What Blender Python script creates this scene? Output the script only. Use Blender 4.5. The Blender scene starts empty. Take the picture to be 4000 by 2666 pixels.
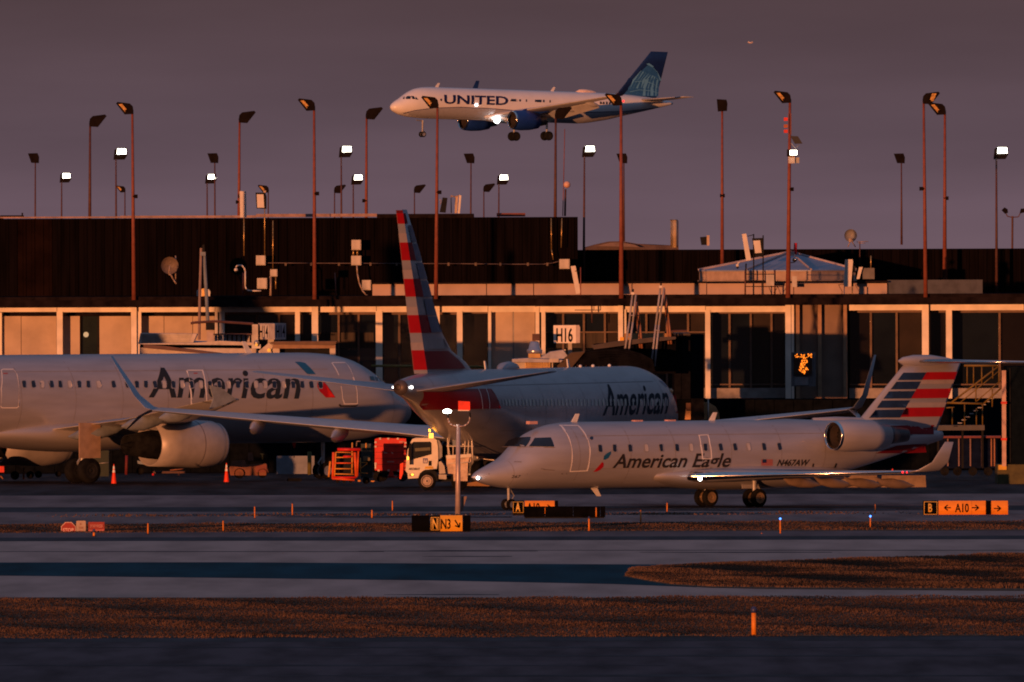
import bpy, bmesh, math, random
from mathutils import Vector, Matrix, Euler

random.seed(7)
S = bpy.context.scene
C = bpy.data.collections.new('airfield'); S.collection.children.link(C)

# ------------------------------------------------------------------ camera
F, H, RO = 70000.0, 10.2, math.radians(0.2)
cd = bpy.data.cameras.new('camera'); cam = bpy.data.objects.new('camera', cd); C.objects.link(cam)
cd.sensor_width = 36; cd.lens = F/4000*36; cd.shift_y = -330/4000
cd.clip_start = 5; cd.clip_end = 30000
CX = Vector((math.cos(RO), 0, -math.sin(RO))); CY = Vector((math.sin(RO), 0, math.cos(RO)))
cam.matrix_world = Matrix(((CX.x, CY.x, 0, 0), (0, 0, -1, 0), (CX.z, CY.z, 0, H), (0, 0, 0, 1)))
S.camera = cam

# ------------------------------------------------------------------ light
SUN_AZ, SUN_EL = math.radians(22.0), math.radians(0.4)   # behind the camera, a little to its left
sd = Vector((math.sin(SUN_AZ)*math.cos(SUN_EL), math.cos(SUN_AZ)*math.cos(SUN_EL), -math.sin(SUN_EL)))
sl = bpy.data.lights.new('sun', 'SUN'); sl.energy = 3.7; sl.angle = math.radians(0.5); sl.color = (1.0, 0.345, 0.12)
so = bpy.data.objects.new('sun', sl); C.objects.link(so)
so.rotation_euler = sd.to_track_quat('-Z', 'Y').to_euler(); so.location = (-40, -60, 60)

w = bpy.data.worlds.new('World'); S.world = w; w.use_nodes = True
nt = w.node_tree; nt.nodes.clear()
out = nt.nodes.new('ShaderNodeOutputWorld'); bg = nt.nodes.new('ShaderNodeBackground')
tc = nt.nodes.new('ShaderNodeTexCoord'); sx = nt.nodes.new('ShaderNodeSeparateXYZ')
nt.links.new(tc.outputs['Generated'], sx.inputs[0])
rt = nt.nodes.new('ShaderNodeMath'); rt.operation = 'POWER'; rt.inputs[1].default_value = 0.5   # sqrt(z): more room near the horizon
mx0 = nt.nodes.new('ShaderNodeMath'); mx0.operation = 'MAXIMUM'; mx0.inputs[1].default_value = 0.0
nt.links.new(sx.outputs['Z'], mx0.inputs[0]); nt.links.new(mx0.outputs[0], rt.inputs[0])
cr = nt.nodes.new('ShaderNodeValToRGB'); nt.links.new(rt.outputs[0], cr.inputs[0])
els = cr.color_ramp.elements
stops = [(0.0, (.160, .104, .128)), (0.055, (.136, .088, .112)), (0.085, (.104, .068, .085)),
         (0.122, (.082, .051, .059)), (0.30, (.056, .045, .060)), (0.55, (.058, .073, .112)), (1.0, (.092, .148, .255))]
els[0].position = 0.0; els[0].color = stops[0][1]+(1,); els[1].position = 1.0; els[1].color = stops[-1][1]+(1,)
for p, c in stops[1:-1]:
    e = els.new(p); e.color = c+(1,)
sky = nt.nodes.new('ShaderNodeTexSky'); sky.sky_type = 'NISHITA'; sky.sun_disc = False
sky.sun_elevation = math.radians(1.0); sky.sun_rotation = math.radians(180+22)
sm = nt.nodes.new('ShaderNodeVectorMath'); sm.operation = 'SCALE'; sm.inputs['Scale'].default_value = 0.004
nt.links.new(sky.outputs[0], sm.inputs[0])
ad = nt.nodes.new('ShaderNodeVectorMath'); ad.operation = 'ADD'
cmp_ = nt.nodes.new('ShaderNodeMapping'); cmp_.inputs['Scale'].default_value = (22, 22, 150)   # faint haze layers
nt.links.new(tc.outputs['Generated'], cmp_.inputs[0])
cn = nt.nodes.new('ShaderNodeTexNoise'); cn.inputs['Scale'].default_value = 1.6; cn.inputs['Detail'].default_value = 4
nt.links.new(cmp_.outputs[0], cn.inputs['Vector'])
cm = nt.nodes.new('ShaderNodeMapRange'); cm.inputs[1].default_value = .3; cm.inputs[2].default_value = .7; cm.inputs[3].default_value = .90; cm.inputs[4].default_value = 1.09
nt.links.new(cn.outputs[0], cm.inputs[0])
cs = nt.nodes.new('ShaderNodeVectorMath'); cs.operation = 'SCALE'; nt.links.new(cr.outputs[0], cs.inputs[0]); nt.links.new(cm.outputs[0], cs.inputs['Scale'])
nt.links.new(cs.outputs[0], ad.inputs[0]); nt.links.new(sm.outputs[0], ad.inputs[1])
nt.links.new(ad.outputs[0], bg.inputs[0]); bg.inputs[1].default_value = 1.0
nt.links.new(bg.outputs[0], out.inputs[0])

S.view_settings.view_transform = 'Standard'; S.view_settings.look = 'None'
S.render.engine = 'CYCLES'; S.cycles.pixel_filter_type = 'BLACKMAN_HARRIS'; S.cycles.filter_width = 1.9
S.view_settings.exposure = 0.0; S.view_settings.gamma = 1.0; S.view_settings.use_curve_mapping = False

# ------------------------------------------------------------------ helpers
def W(px, py, D):
    """point seen at photo pixel (4000 wide) at distance D ahead of the camera"""
    u = (px-2000)/F; v = (1003-py)/F
    r = CX*u + CY*v
    return Vector((r.x*D, D, r.z*D+H))
def G(px, py, z=0.0):
    u = (px-2000)/F; v = (1003-py)/F
    r = CX*u + CY*v
    D = (z-H)/r.z
    return Vector((r.x*D, D, z))
def gd(py): return F*H/(py-1003)

_m = {}
def mat(name, col, rough=.6, metal=0.0, n=.12, sc=3.0, emit=None, es=0.0, stretch=None, bump=0.0, spec=.4, dark=None, coat=0.0):
    if name in _m: return _m[name]
    if max(col) < .035 and rough > .3: spec = 0.0
    m = bpy.data.materials.new(name); m.use_nodes = True; t = m.node_tree; b = t.nodes['Principled BSDF']
    b.inputs['Roughness'].default_value = rough; b.inputs['Metallic'].default_value = metal
    b.inputs['Specular IOR Level'].default_value = spec
    if coat: b.inputs['Coat Weight'].default_value = coat; b.inputs['Coat Roughness'].default_value = .15
    tc = t.nodes.new('ShaderNodeTexCoord'); mp = t.nodes.new('ShaderNodeMapping')
    t.links.new(tc.outputs['Object'], mp.inputs[0])
    if stretch: mp.inputs['Scale'].default_value = stretch
    nz = t.nodes.new('ShaderNodeTexNoise'); nz.inputs['Scale'].default_value = sc; nz.inputs['Detail'].default_value = 5
    t.links.new(mp.outputs[0], nz.inputs['Vector'])
    rp = t.nodes.new('ShaderNodeValToRGB'); e = rp.color_ramp.elements
    lo = dark if dark else tuple(c*(1-n*1.6) for c in col); hi = tuple(min(1, c*(1+n)) for c in col)
    e[0].position = .3; e[0].color = (*lo, 1); e[1].position = .62; e[1].color = (*hi, 1)
    t.links.new(nz.outputs[0], rp.inputs[0]); t.links.new(rp.outputs[0], b.inputs['Base Color'])
    if bump:
        bp = t.nodes.new('ShaderNodeBump'); bp.inputs['Strength'].default_value = bump; bp.inputs['Distance'].default_value = .03
        t.links.new(nz.outputs[0], bp.inputs['Height']); t.links.new(bp.outputs[0], b.inputs['Normal'])
    if emit:
        b.inputs['Emission Color'].default_value = (*emit, 1); b.inputs['Emission Strength'].default_value = es
    _m[name] = m; return m

def root_loc(p):
    v = Vector((0, 0, 0))
    while p is not None:
        v = v + p.location; p = p.parent
    return v
def ob(name, bm, m, parent=None, smooth=False, world=True, label=None):
    me = bpy.data.meshes.new(name)
    if parent is not None and world:
        bmesh.ops.translate(bm, verts=bm.verts, vec=-root_loc(parent))
    bmesh.ops.recalc_face_normals(bm, faces=bm.faces)
    bm.to_mesh(me); bm.free()
    for x in (m if isinstance(m, (list, tuple)) else [m]): me.materials.append(x)
    if smooth:
        me.polygons.foreach_set('use_smooth', [True]*len(me.polygons))
    o = bpy.data.objects.new(name, me); C.objects.link(o)
    if parent is not None: o.parent = parent
    if label: o['label'] = label
    return o
def thing(name, label, cat, loc, group=None):
    o = bpy.data.objects.new(name, None); C.objects.link(o); o.location = loc; o.empty_display_size = .3
    o['label'] = label; o['category'] = cat
    if group: o['group'] = group
    return o
def one(name, bm, m, label, cat, loc, group=None, smooth=False):
    """a thing that is one mesh, given in world coordinates, with its origin at loc"""
    bmesh.ops.translate(bm, verts=bm.verts, vec=-Vector(loc))
    o = ob(name, bm, m, None, smooth); o.location = loc
    o['label'] = label; o['category'] = cat
    if group: o['group'] = group
    return o
def clone(o, parent=None):
    c = o.copy(); C.objects.link(c)
    if parent is not None: c.parent = parent
    for ch in [x for x in list(C.objects) if x.parent == o]: clone(ch, c)
    return c
def B(): return bmesh.new()
def box(bm, a, b, mi=0):
    x0, y0, z0 = a; x1, y1, z1 = b
    v = [bm.verts.new(p) for p in ((x0,y0,z0),(x1,y0,z0),(x1,y1,z0),(x0,y1,z0),(x0,y0,z1),(x1,y0,z1),(x1,y1,z1),(x0,y1,z1))]
    for f in ((3,2,1,0),(4,5,6,7),(0,1,5,4),(1,2,6,5),(2,3,7,6),(3,0,4,7)):
        q = bm.faces.new([v[i] for i in f]); q.material_index = mi
    return v
def cyl(bm, p0, p1, r0, r1=None, n=10, mi=0):
    p0 = Vector(p0); p1 = Vector(p1); r1 = r0 if r1 is None else r1
    d = (p1-p0)
    if d.length < 1e-6: return
    d.normalize(); a = d.orthogonal().normalized(); b = d.cross(a)
    A = [bm.verts.new(p0+(a*math.cos(t)+b*math.sin(t))*r0) for t in [2*math.pi*i/n for i in range(n)]]
    E = [bm.verts.new(p1+(a*math.cos(t)+b*math.sin(t))*r1) for t in [2*math.pi*i/n for i in range(n)]]
    for i in range(n):
        q = bm.faces.new((A[i], A[(i+1)%n], E[(i+1)%n], E[i])); q.material_index = mi
    bm.faces.new(A[::-1]).material_index = mi; bm.faces.new(E).material_index = mi
def tube(bm, pts, r, n=8):
    for a, b in zip(pts[:-1], pts[1:]): cyl(bm, a, b, r, n=n)
def pbox(bm, x0, y0, x1, y1, D, dep, mi=0):
    a = W(min(x0,x1), (y0+y1)/2, D); b = W(max(x0,x1), (y0+y1)/2, D)
    t = W((x0+x1)/2, min(y0,y1), D); u = W((x0+x1)/2, max(y0,y1), D)
    box(bm, (a.x, D, u.z), (b.x, D+dep, t.z), mi)
def prism(bm, pts, D, dep, mi=0):
    a = [bm.verts.new(W(x, y, D)) for x, y in pts]
    k = [bm.verts.new(v.co+Vector((0, dep, 0))) for v in a]
    n = len(a)
    fs = [bm.faces.new(a), bm.faces.new(k[::-1])]
    for i in range(n): fs.append(bm.faces.new((a[i], k[i], k[(i+1)%n], a[(i+1)%n])))
    for f in fs: f.material_index = mi
    bmesh.ops.triangulate(bm, faces=fs[:2])
def ptube(bm, pts, D, wpx, n=8):
    s = F/D; tube(bm, [W(x, y, D) for x, y in pts], wpx/s/2, n)
def lathe(bm, prof, c=(0,0,0), axis='x', n=24, mi=0, close=False):
    """prof = [(along, radius)]"""
    c = Vector(c); rings = []
    for a, r in prof:
        ring = []
        for i in range(n):
            t = 2*math.pi*i/n; u, v = r*math.cos(t), r*math.sin(t)
            p = {'x': (a, u, v), 'y': (u, a, v), 'z': (u, v, a)}[axis]
            ring.append(bm.verts.new(c+Vector(p)))
        rings.append(ring)
    for A, E in zip(rings[:-1], rings[1:]):
        for i in range(n): bm.faces.new((A[i], A[(i+1)%n], E[(i+1)%n], E[i])).material_index = mi
    if close:
        bm.faces.new(rings[0][::-1]).material_index = mi; bm.faces.new(rings[-1]).material_index = mi

_txt = {}
def text_data(s, bold=0.0):
    k = (s, bold)
    if k in _txt: return _txt[k]
    cu = bpy.data.curves.new('t', 'FONT'); cu.body = s; cu.size = 1; cu.offset = bold; cu.resolution_u = 3
    o = bpy.data.objects.new('t', cu); C.objects.link(o)
    dg = bpy.context.evaluated_depsgraph_get(); me = o.evaluated_get(dg).to_mesh()
    vs = [tuple(v.co) for v in me.vertices]; fs = [tuple(p.vertices) for p in me.polygons]
    o.evaluated_get(dg).to_mesh_clear(); bpy.data.objects.remove(o); bpy.data.curves.remove(cu)
    _txt[k] = (vs, fs); return _txt[k]
def cap_h(bold=0.0):
    vs, _ = text_data('H', bold); return max(v[1] for v in vs)
def text2d(s, bold=0.0):
    """text scaled so the string is 1 wide and capitals 1 high"""
    vs, fs = text_data(s, bold); x0 = min(v[0] for v in vs); x1 = max(v[0] for v in vs); h = cap_h(bold)
    return [((v[0]-x0)/(x1-x0), v[1]/h) for v in vs], fs
def flat_text(bm, s, o, u, v, bold=0.0):
    """write s from point o, u = vector along the whole string, v = vector up a capital"""
    vs, fs = text2d(s, bold); o = Vector(o)
    q = [bm.verts.new(o+u*a+v*b) for a, b in vs]
    for f in fs:
        try: bm.faces.new([q[i] for i in f])
        except ValueError: pass
def ptext(name, s, x0, yb, x1, cap, D, m, parent, bold=0.01):
    bm = B(); o = W(x0, yb, D); flat_text(bm, s, o, W(x1, yb, D)-o, W(x0, yb-cap, D)-o, bold)
    return ob(name, bm, m, parent)

class Pchip:
    def __init__(s, pts):
        s.x = [p[0] for p in pts]; s.y = [p[1] for p in pts]; n = len(pts)
        d = [(s.y[i+1]-s.y[i])/(s.x[i+1]-s.x[i]) for i in range(n-1)]; s.m = [d[0]]+[0]*(n-2)+[d[-1]]
        for i in range(1, n-1): s.m[i] = 0 if d[i-1]*d[i] <= 0 else 2*d[i-1]*d[i]/(d[i-1]+d[i])
    def __call__(s, x):
        if x <= s.x[0]: return s.y[0]
        if x >= s.x[-1]: return s.y[-1]
        i = 0
        while s.x[i+1] < x: i += 1
        h = s.x[i+1]-s.x[i]; t = (x-s.x[i])/h
        return ((1+2*t)*(1-t)**2*s.y[i]+t*(1-t)**2*h*s.m[i]+t*t*(3-2*t)*s.y[i+1]+t*t*(t-1)*h*s.m[i+1])

# shared materials
M_dark = mat('dark_metal', (.02,.02,.022), .5)
M_black = mat('black_rubber', (.012,.012,.013), .8, n=.3)
M_white = mat('white_paint', (.72,.70,.68), .5, n=.06)
M_grey = mat('grey_metal', (.30,.30,.31), .45, .3)
M_galv = mat('galvanised_steel', (.42,.42,.43), .4, .5)
M_tan = mat('tan_box_paint', (.46,.42,.38), .6)
M_red = mat('red_paint', (.62,.015,.012), .45, n=.15)
M_yel = mat('yellow_paint', (.62,.36,.03), .5)
M_org = mat('safety_orange', (.85,.05,.01), .5, n=.05)
M_chr = mat('polished_metal', (.75,.73,.70), .16, 1.0, n=.04)
M_lamp = mat('lit_lamp', (.9,.9,.85), .5, emit=(1.0,.97,.80), es=9)
M_nav = mat('lit_white_light', (.9,.9,.9), .5, emit=(1,.97,.92), es=9)
M_redl = mat('lit_red_light', (.8,.05,.05), .5, emit=(1,.02,.03), es=2.2)
M_amb = mat('lit_amber_light', (.9,.5,.1), .5, emit=(1,.38,.03), es=5)
M_blul = mat('lit_blue_light', (.1,.2,.9), .5, emit=(.05,.22,1), es=5)
# ================================================================== GROUND
def struct(o): o['kind'] = 'structure'; return o
def sheet(name, far, near, z, m):
    """strip of paving between two edges given as lists of photo points, far edge first"""
    bm = B(); a = [bm.verts.new(G(x, y, z)) for x, y in far]; b = [bm.verts.new(G(x, y, z)) for x, y in near]
    bm.faces.new(b+a[::-1])
    return struct(ob(name, bm, m))
XL, XR = -2500, 6500
def lv(y, slope=-8/4000):
    return [(XL, y+slope*(XL-2000)), (XR, y+slope*(XR-2000))]

asph = dict(stretch=(.35, .035, 1), bump=.0)
M_gr = mat('apron_asphalt', (.066,.044,.042), .95, n=.35, sc=2.0, spec=.1, **asph)
M_asd = mat('dark_asphalt', (.055,.045,.05), .85, n=.3, sc=2.0, spec=.2, **asph)
M_asn = mat('near_taxiway_asphalt', (.112,.074,.078), .95, n=.28, sc=2.2, spec=.1, **asph)
M_con = mat('concrete_taxiway', (.70,.385,.30), .95, n=.13, sc=1.6, spec=.1, **asph)
M_con2 = mat('concrete_apron_light', (.38,.205,.175), .95, n=.2, sc=1.8, spec=.1, **asph)
M_sh = mat('grey_shoulder', (.28,.155,.14), .95, n=.15, sc=2.0, spec=.1, **asph)
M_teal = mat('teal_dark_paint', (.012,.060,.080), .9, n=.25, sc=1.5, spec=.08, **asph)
M_soil = mat('dry_turf_soil', (.20,.10,.06), .95, n=.35, sc=6.0, spec=.1, stretch=(1, .3, 1))
M_line = mat('worn_taxiway_line', (.11,.085,.09), .85, n=.5, sc=3, spec=.2, **asph)
M_jnt = mat('paving_joint', (.06,.045,.05), .9, n=.3)

bm = B(); v = [bm.verts.new(p) for p in ((-6000,-600,-.03),(6000,-600,-.03),(6000,14000,-.03),(-6000,14000,-.03))]; bm.faces.new(v)
struct(ob('ground', bm, M_gr))
sheet('near_taxiway', lv(2488), lv(3300), 0, M_asn)
sheet('near_taxiway_edge', lv(2490), lv(2506), .004, M_asd)
sheet('turf_verge', lv(2336, .0008), lv(2489.5), 0, M_soil)
sheet('taxiway_concrete', lv(2110), lv(2336.5, .0008), 0, M_con)
# dark painted strip in the concrete, running out at the grass island
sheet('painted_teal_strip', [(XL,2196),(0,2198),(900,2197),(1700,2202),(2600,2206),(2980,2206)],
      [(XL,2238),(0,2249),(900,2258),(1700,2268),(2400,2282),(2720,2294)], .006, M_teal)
isl_far = [(2432,2252),(2460,2232),(2560,2216),(2760,2205),(3100,2196),(3500,2184),(4000,2175),(5200,2168)]
isl_near = [(2432,2252),(2520,2270),(2620,2286),(2780,2296),(3000,2300),(3500,2304),(4000,2308),(5200,2312)]
bm = B(); a = [bm.verts.new(G(x, y, .012)) for x, y in isl_far[1:]]; b = [bm.verts.new(G(x, y, .012)) for x, y in isl_near[::-1]]
bm.faces.new(a+b); struct(ob('turf_island', bm, M_soil))
sheet('asphalt_joint_strip', lv(2097), lv(2111), .004, M_asd)
sheet('taxiway_shoulder', lv(2076), lv(2097), 0, M_sh)
sheet('turf_strip', lv(2044), lv(2077), .002, M_soil)
sheet('concrete_edge', lv(2031), lv(2044), 0, M_con2)
sheet('service_road', lv(1998), lv(2031), 0, M_con2)
sheet('asphalt_band', lv(1978), lv(1998), 0, M_asd)
sheet('apron_taxilane', lv(1933), lv(1979), .004, M_con2)
for i, (x0, x1, y, h) in enumerate([(560,1500,2012,9),(1100,1450,1996,5),(1280,2900,2007,6),(2380,3000,2006,8),(2700,3500,1990,5),(1080,2000,2018,4)]):
    sheet('worn_turf_patch', [(x0,y),( (x0+x1)/2,y-h/2),(x1,y-1)], [(x0,y+1),((x0+x1)/2,y+h/2),(x1,y+2)], .006+i*.004, M_line)
# rubber smears and joints of the concrete
for i, (x0, x1, y, h) in enumerate([(-400,1500,2155,2.2),(1400,2100,2153,3.5),(1680,4300,2150,2),(2500,3250,2158,3.5),(3300,4200,2182,3),(1650,2000,2174,2.5),(1500,1950,2323,3)]):
    sheet('paving_joint', [(x0,y),((x0+x1)/2,y-h/2),(x1,y-.5)], [(x0,y+.6),((x0+x1)/2,y+h/2),(x1,y+1)], .006, M_jnt)
for i, (x0, x1, y, h) in enumerate([(-500,4500,2530,5),(1200,4600,2562,7),(-500,2600,2600,6),(800,4600,2640,9)]):
    sheet('tyre_streak', [(x0,y),((x0+x1)/2,y-h/2),(x1,y-.5)], [(x0,y+.6),((x0+x1)/2,y+h/2),(x1,y+1)], .004, M_asd)

def grass(name, pts_fn, n, h0, h1, m, wd=.035):
    vs, fs = [], []
    for i in range(n):
        p = pts_fn()
        if p is None: continue
        h = random.uniform(h0, h1)*(.6+.8*max(0, math.sin(p.x*.9+p.y*.31)*math.sin(p.x*.27-p.y*.13)))
        for k in range(2):
            a = random.uniform(0, math.pi); r = random.uniform(.6, 1.4)*wd
            dx, dy = math.cos(a)*r, math.sin(a)*r; q = len(vs)
            lx, ly = random.uniform(-.5,.5)*h, random.uniform(-.5,.5)*h
            vs += [(p.x-dx, p.y-dy, 0), (p.x+dx, p.y+dy, 0), (p.x+lx, p.y+ly, h)]; fs.append((q, q+1, q+2))
    me = bpy.data.meshes.new(name); me.from_pydata(vs, [], fs); me.materials.append(m)
    o = bpy.data.objects.new(name, me); C.objects.link(o); o['kind'] = 'stuff'; return o
M_gra = mat('dry_grass', (.135,.080,.057), .9, n=.3, sc=.35, spec=.05, dark=(.085,.054,.040))
M_grb = mat('dry_grass_island', (.135,.082,.057), .9, n=.3, sc=.4, spec=.05, dark=(.065,.045,.032))
def f1():
    x = random.uniform(-26, 26); e = .55*math.sin(x*1.7)+.35*math.sin(x*4.1+1)+random.gauss(0, .3)
    y = random.uniform(480.6+e, 536.2+e); return Vector((x, y, 0))
def inter(pl, x):
    for (a, b), (c, d) in zip(pl[:-1], pl[1:]):
        if a <= x <= c and c > a: return b+(d-b)*(x-a)/(c-a)
    return pl[-1][1]
def f2():
    x = random.uniform(2440, 4700); a = inter(isl_far, x); b = inter(isl_near, x)
    u = random.random(); D0, D1 = gd(b), gd(a); D = D0+(D1-D0)*u
    q = (x-2000)/F*D
    # near edge stays inside the outline
    return Vector((q, D, .012))
def f3():
    y = random.uniform(665.4, 686.5)+random.gauss(0, .3); return Vector((random.uniform(-34, 34), y, 0))
grass('turf_verge_grass', f1, 170000, .03, .075, M_gra, .016)
grass('turf_island_grass', f2, 110000, .05, .13, M_grb, .022)
grass('turf_strip_grass', f3, 60000, .03, .08, M_gra, .02)
def f4():
    return Vector((random.gauss(0, 1)*3+random.choice([-12,-4,9,5]), random.uniform(706, 712), 0))
grass('weeds_in_taxiway_joint', f4, 1500, .03, .08, M_grb, .04)

# ================================================================== TERMINAL
DF = 860.0
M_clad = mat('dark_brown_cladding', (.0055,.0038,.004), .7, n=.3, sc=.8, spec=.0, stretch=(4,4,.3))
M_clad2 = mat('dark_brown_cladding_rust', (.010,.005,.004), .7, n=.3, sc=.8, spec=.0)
M_deck = mat('roof_edge_bitumen', (.014,.010,.011), .8, n=.3, sc=2)
M_fas = mat('cream_beam_paint', (.80,.72,.62), .6, n=.10, sc=1.2)
M_pan = mat('tan_wall_panel', (.50,.40,.32), .8, n=.12, sc=.8, bump=.2)
M_par = mat('parapet_render', (.46,.34,.30), .8, n=.10, sc=.7, bump=.2)
M_glass = mat('dark_window_glass', (.010,.008,.008), .12, n=.2, sc=.4, spec=.35)
M_glass2 = mat('green_door_glass', (.014,.020,.012), .12, n=.3, sc=.8, spec=.5)
M_mul = mat('bronze_mullion', (.14,.085,.06), .6, n=.15)
M_sill = mat('concrete_sill', (.28,.25,.24), .85, n=.2, sc=2)
M_box = mat('shaft_tan_panel', (.22,.155,.12), .8, n=.12, sc=.9)
M_in = mat('interior_dark', (.03,.02,.015), .9)

TB = thing('terminal_building', 'long low airport concourse with cream beam, columns and dark brown upper storey', 'terminal', (0, 870, 0))
def tp(name, rects, D, dep, m):
    bm = B()
    for r in rects: pbox(bm, *r, D, dep)
    return ob(name, bm, m, TB)
# body behind the facade and the ground-floor wall
bm = B(); box(bm, (-75, 863.0, 0), (75, 879, 8.0)); ob('concourse_body', bm, M_in, TB)
bm = B(); box(bm, (-75, 861.6, 0), (75, 862.9, 3.3)); ob('ground_floor_wall', bm, mat('ground_floor_concrete', (.10,.085,.08), .85, n=.25, sc=.8), TB)
# roof deck edge
bm = B(); pbox(bm, -2200, 1168, 6200, 1196, 858.6, .5); ob('roof_fascia', bm, M_deck, TB)
bm = B(); a = W(-2200, 1168, 859.1); b = W(6200, 1168, 859.1); box(bm, (a.x, 859.1, a.z-.25), (b.x, 880, a.z-.02)); ob('roof_deck', bm, M_deck, TB)
# cream beam in lengths between columns
beam_x = [-900, -300, 222, 512, 840, 1218, 1470, 1712, 1906, 2093, 2416, 2756, 3070]
for a, b in zip(beam_x[:-1], beam_x[1:]):
    tp('beam', [(a+1, 1197+(0 if a > 200 else 0), b-1, 1220)], 859.5+(.03 if random.random() < .5 else 0), .45, M_fas)
for a, b in [(3315, 3602), (3602, 4000), (4000, 4700)]:
    tp('beam', [(a+1, 1190, b-1, 1213)], 859.5, .45, M_fas)
# columns
for x0, x1, y0, y1 in [(222,245,1218,1600),(512,534,1192,1600),(536,552,1218,1600),(840,851,1218,1600),(857,878,1218,1600),(1153,1172,1218,1600),
                   (1218,1243,1187,1600),(1468,1494,1216,1600),(1700,1718,1185,1600),(1785,1807,1216,1600),(1907,1919,1216,1600),
                   (2092,2107,1200,1600),(2115,2131,1216,1600),(2415,2434,1180,1600),(2438,2447,1210,1600),(2755,2775,1212,1600),(3068,3090,1178,1600),
                   (3092,3102,1190,1600),(3602,3628,1174,1600),(3696,3719,1212,1600),(4110,4135,1170,1600),(-60,-40,1212,1600),(-560,-535,1190,1600)]:
    tp('column', [(x0, y0, x1, y1)], 859.25 if y0 < 1195 else 859.42, .42, M_fas)
for x in (523, 1230, 1704, 2425, 3079, 3615):
    tp('column_cap', [(x-17, 1181-(x-1200)*.004, x+17, 1187-(x-1200)*.004)], 859.05, .6, M_fas)
# tan wall panels on the left and middle
for x0, x1 in [(-560,-300),(-298,-60),(-40,7),(9,82),(84,221),(246,312),(389,511),(553,640),(642,752),(754,839),(1920,2003),(2008,2090)]:
    tp('wall_panel', [(x0, 1236, x1, 1562)] if x1 < 1000 else [(x0, 1200, x1, 1562)], 860.3 if x1 < 1000 else 859.95, .4, M_pan)
tp('soffit_gap', [(-560, 1220, 839, 1236)], 860.9, .4, M_deck)
tp('pilaster', [(-6, 1222, 8, 1850)], 860.0, .3, M_fas)
tp('panel_joint_strip', [(2003, 1222, 2008, 1850)], 860.0, .4, M_grey)
d = tp('glazed_door', [(314, 1236, 388, 1850)], 860.6, .2, M_glass2)
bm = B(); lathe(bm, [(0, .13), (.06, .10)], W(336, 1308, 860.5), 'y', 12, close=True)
ob('door_lamp_reflection', bm, mat('lamp_reflection_glow', (.4,.45,.35), .5, emit=(.55,.62,.42), es=.30), d)  # glowing disc painted in for a lamp's reflection in the glass
for a in (0, 66): 
    bm = B(); pbox(bm, 314+a, 1236, 321+a, 1850, 860.5, .1); ob('door_frame', bm, M_dark, d)
# glazing bays: each pane, each mullion
bays = [((880,1152),(1004,1090),1220,1516),((1174,1217),(),1220,1516),((1244,1467),(1323,1401),1220,1516),((1496,1699),(1560,1640),1220,1516),((1719,1784),(),1220,1516),
        ((1808,1906),(),1216,1516),((2132,2414),(2200,2281,2363),1216,1516),((2448,2754),(2525,2605,2688),1216,1516),
        ((2776,3067),(2850,2933,3014),1216,1516),((3318,3601),(3402,3503),1212,1516),((3629,3695),(),1212,1516),((3720,4100),(3905,),1212,1516)]
for (x0, x1), mu, y0, y1 in bays:
    ed = [x0]+list(mu)+[x1]
    for a, b in zip(ed[:-1], ed[1:]):
        tp('window_pane', [(a+2, y0+6, b-2, y1)], 860.75+random.uniform(0, .02), .1, random.choice((M_glass, M_glass, mat('window_glass_brown', (.022,.014,.010), .25, n=.4, sc=.5, spec=.3), mat('window_glass_slate', (.006,.009,.013), .12, n=.3, sc=.5, spec=.4))))
    for x in mu: tp('mullion', [(x-4, y0+4, x+4, y1)], 860.55, .25, M_mul)
    tp('window_head', [(x0, y0, x1, y0+10)], 860.52, .3, M_mul)
    if x0 > 1800: tp('transom', [(x0, 1296, x1, 1301)] if x0 in (2132, 2448) else [(x0, 1500, x1, 1505)], 860.57, .2, M_mul)
    tp('window_sill', [(x0, 1517, x1, 1556)], 860.2, .8, M_sill)
# added near-black panels standing in for shade on the ground floor
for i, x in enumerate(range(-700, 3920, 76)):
    bm = B(); P = W(x+1, 1562, 851); Q = W(x+75, 1562, 851); box(bm, (P.x, 851-(.03 if i % 2 else 0), 0), (Q.x, 857.5, P.z-.0)); ob('added_shade_panel', bm, mat('added_shade_slate', (.005,.006,.008), .8, n=.25, spec=.1), TB)
# brown shaft wall with pilasters and the lower projecting part
tp('shaft_wall', [(3106, 1182, 3312, 1850)], 859.6, 1.2, M_box)
for x in (3117, 3203, 3302): tp('pilaster', [(x-7, 1178, x+7, 1850)], 859.2, .5, mat('pilaster_paint', (.34,.21,.13), .8, n=.12))
# corrugated metal panels inside the upper glazing (blinds) 
for x0, x1 in [(1250,1318),(1328,1396),(1406,1460),(2140,2196),(2206,2276),(2288,2358)]:
    tp('window_blind', [(x0, 1300, x1, 1360)], 860.70, .03, mat('brown_blind', (.035,.024,.018), .7, n=.3, sc=2, stretch=(6,1,.4)))
# parapet (tan) and its continuation set slightly back, shade painted in as slate
for a, b in [(1455,1620),(1622,1900),(1902,2084),(2086,2420),(2422,2760),(2762,3100),(3102,3466)]:
    tp('parapet_panel', [(a, 1108, b-1, 1168)], 868.0+random.uniform(0, .03), 1.0, M_par)
tp('parapet_coping', [(1450, 1101, 3468, 1108)], 867.8, 1.3, M_deck)
bm = B(); a = W(3467, 1100, 868.2); b = W(3838, 1100, 868.2)
box(bm, (a.x, 868.2, 7.9), (b.x, 869.4, 9.0)); ob('parapet_shaded_run', bm, mat('parapet_shade_tone', (.07,.075,.095), .85, n=.15), TB)
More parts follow.
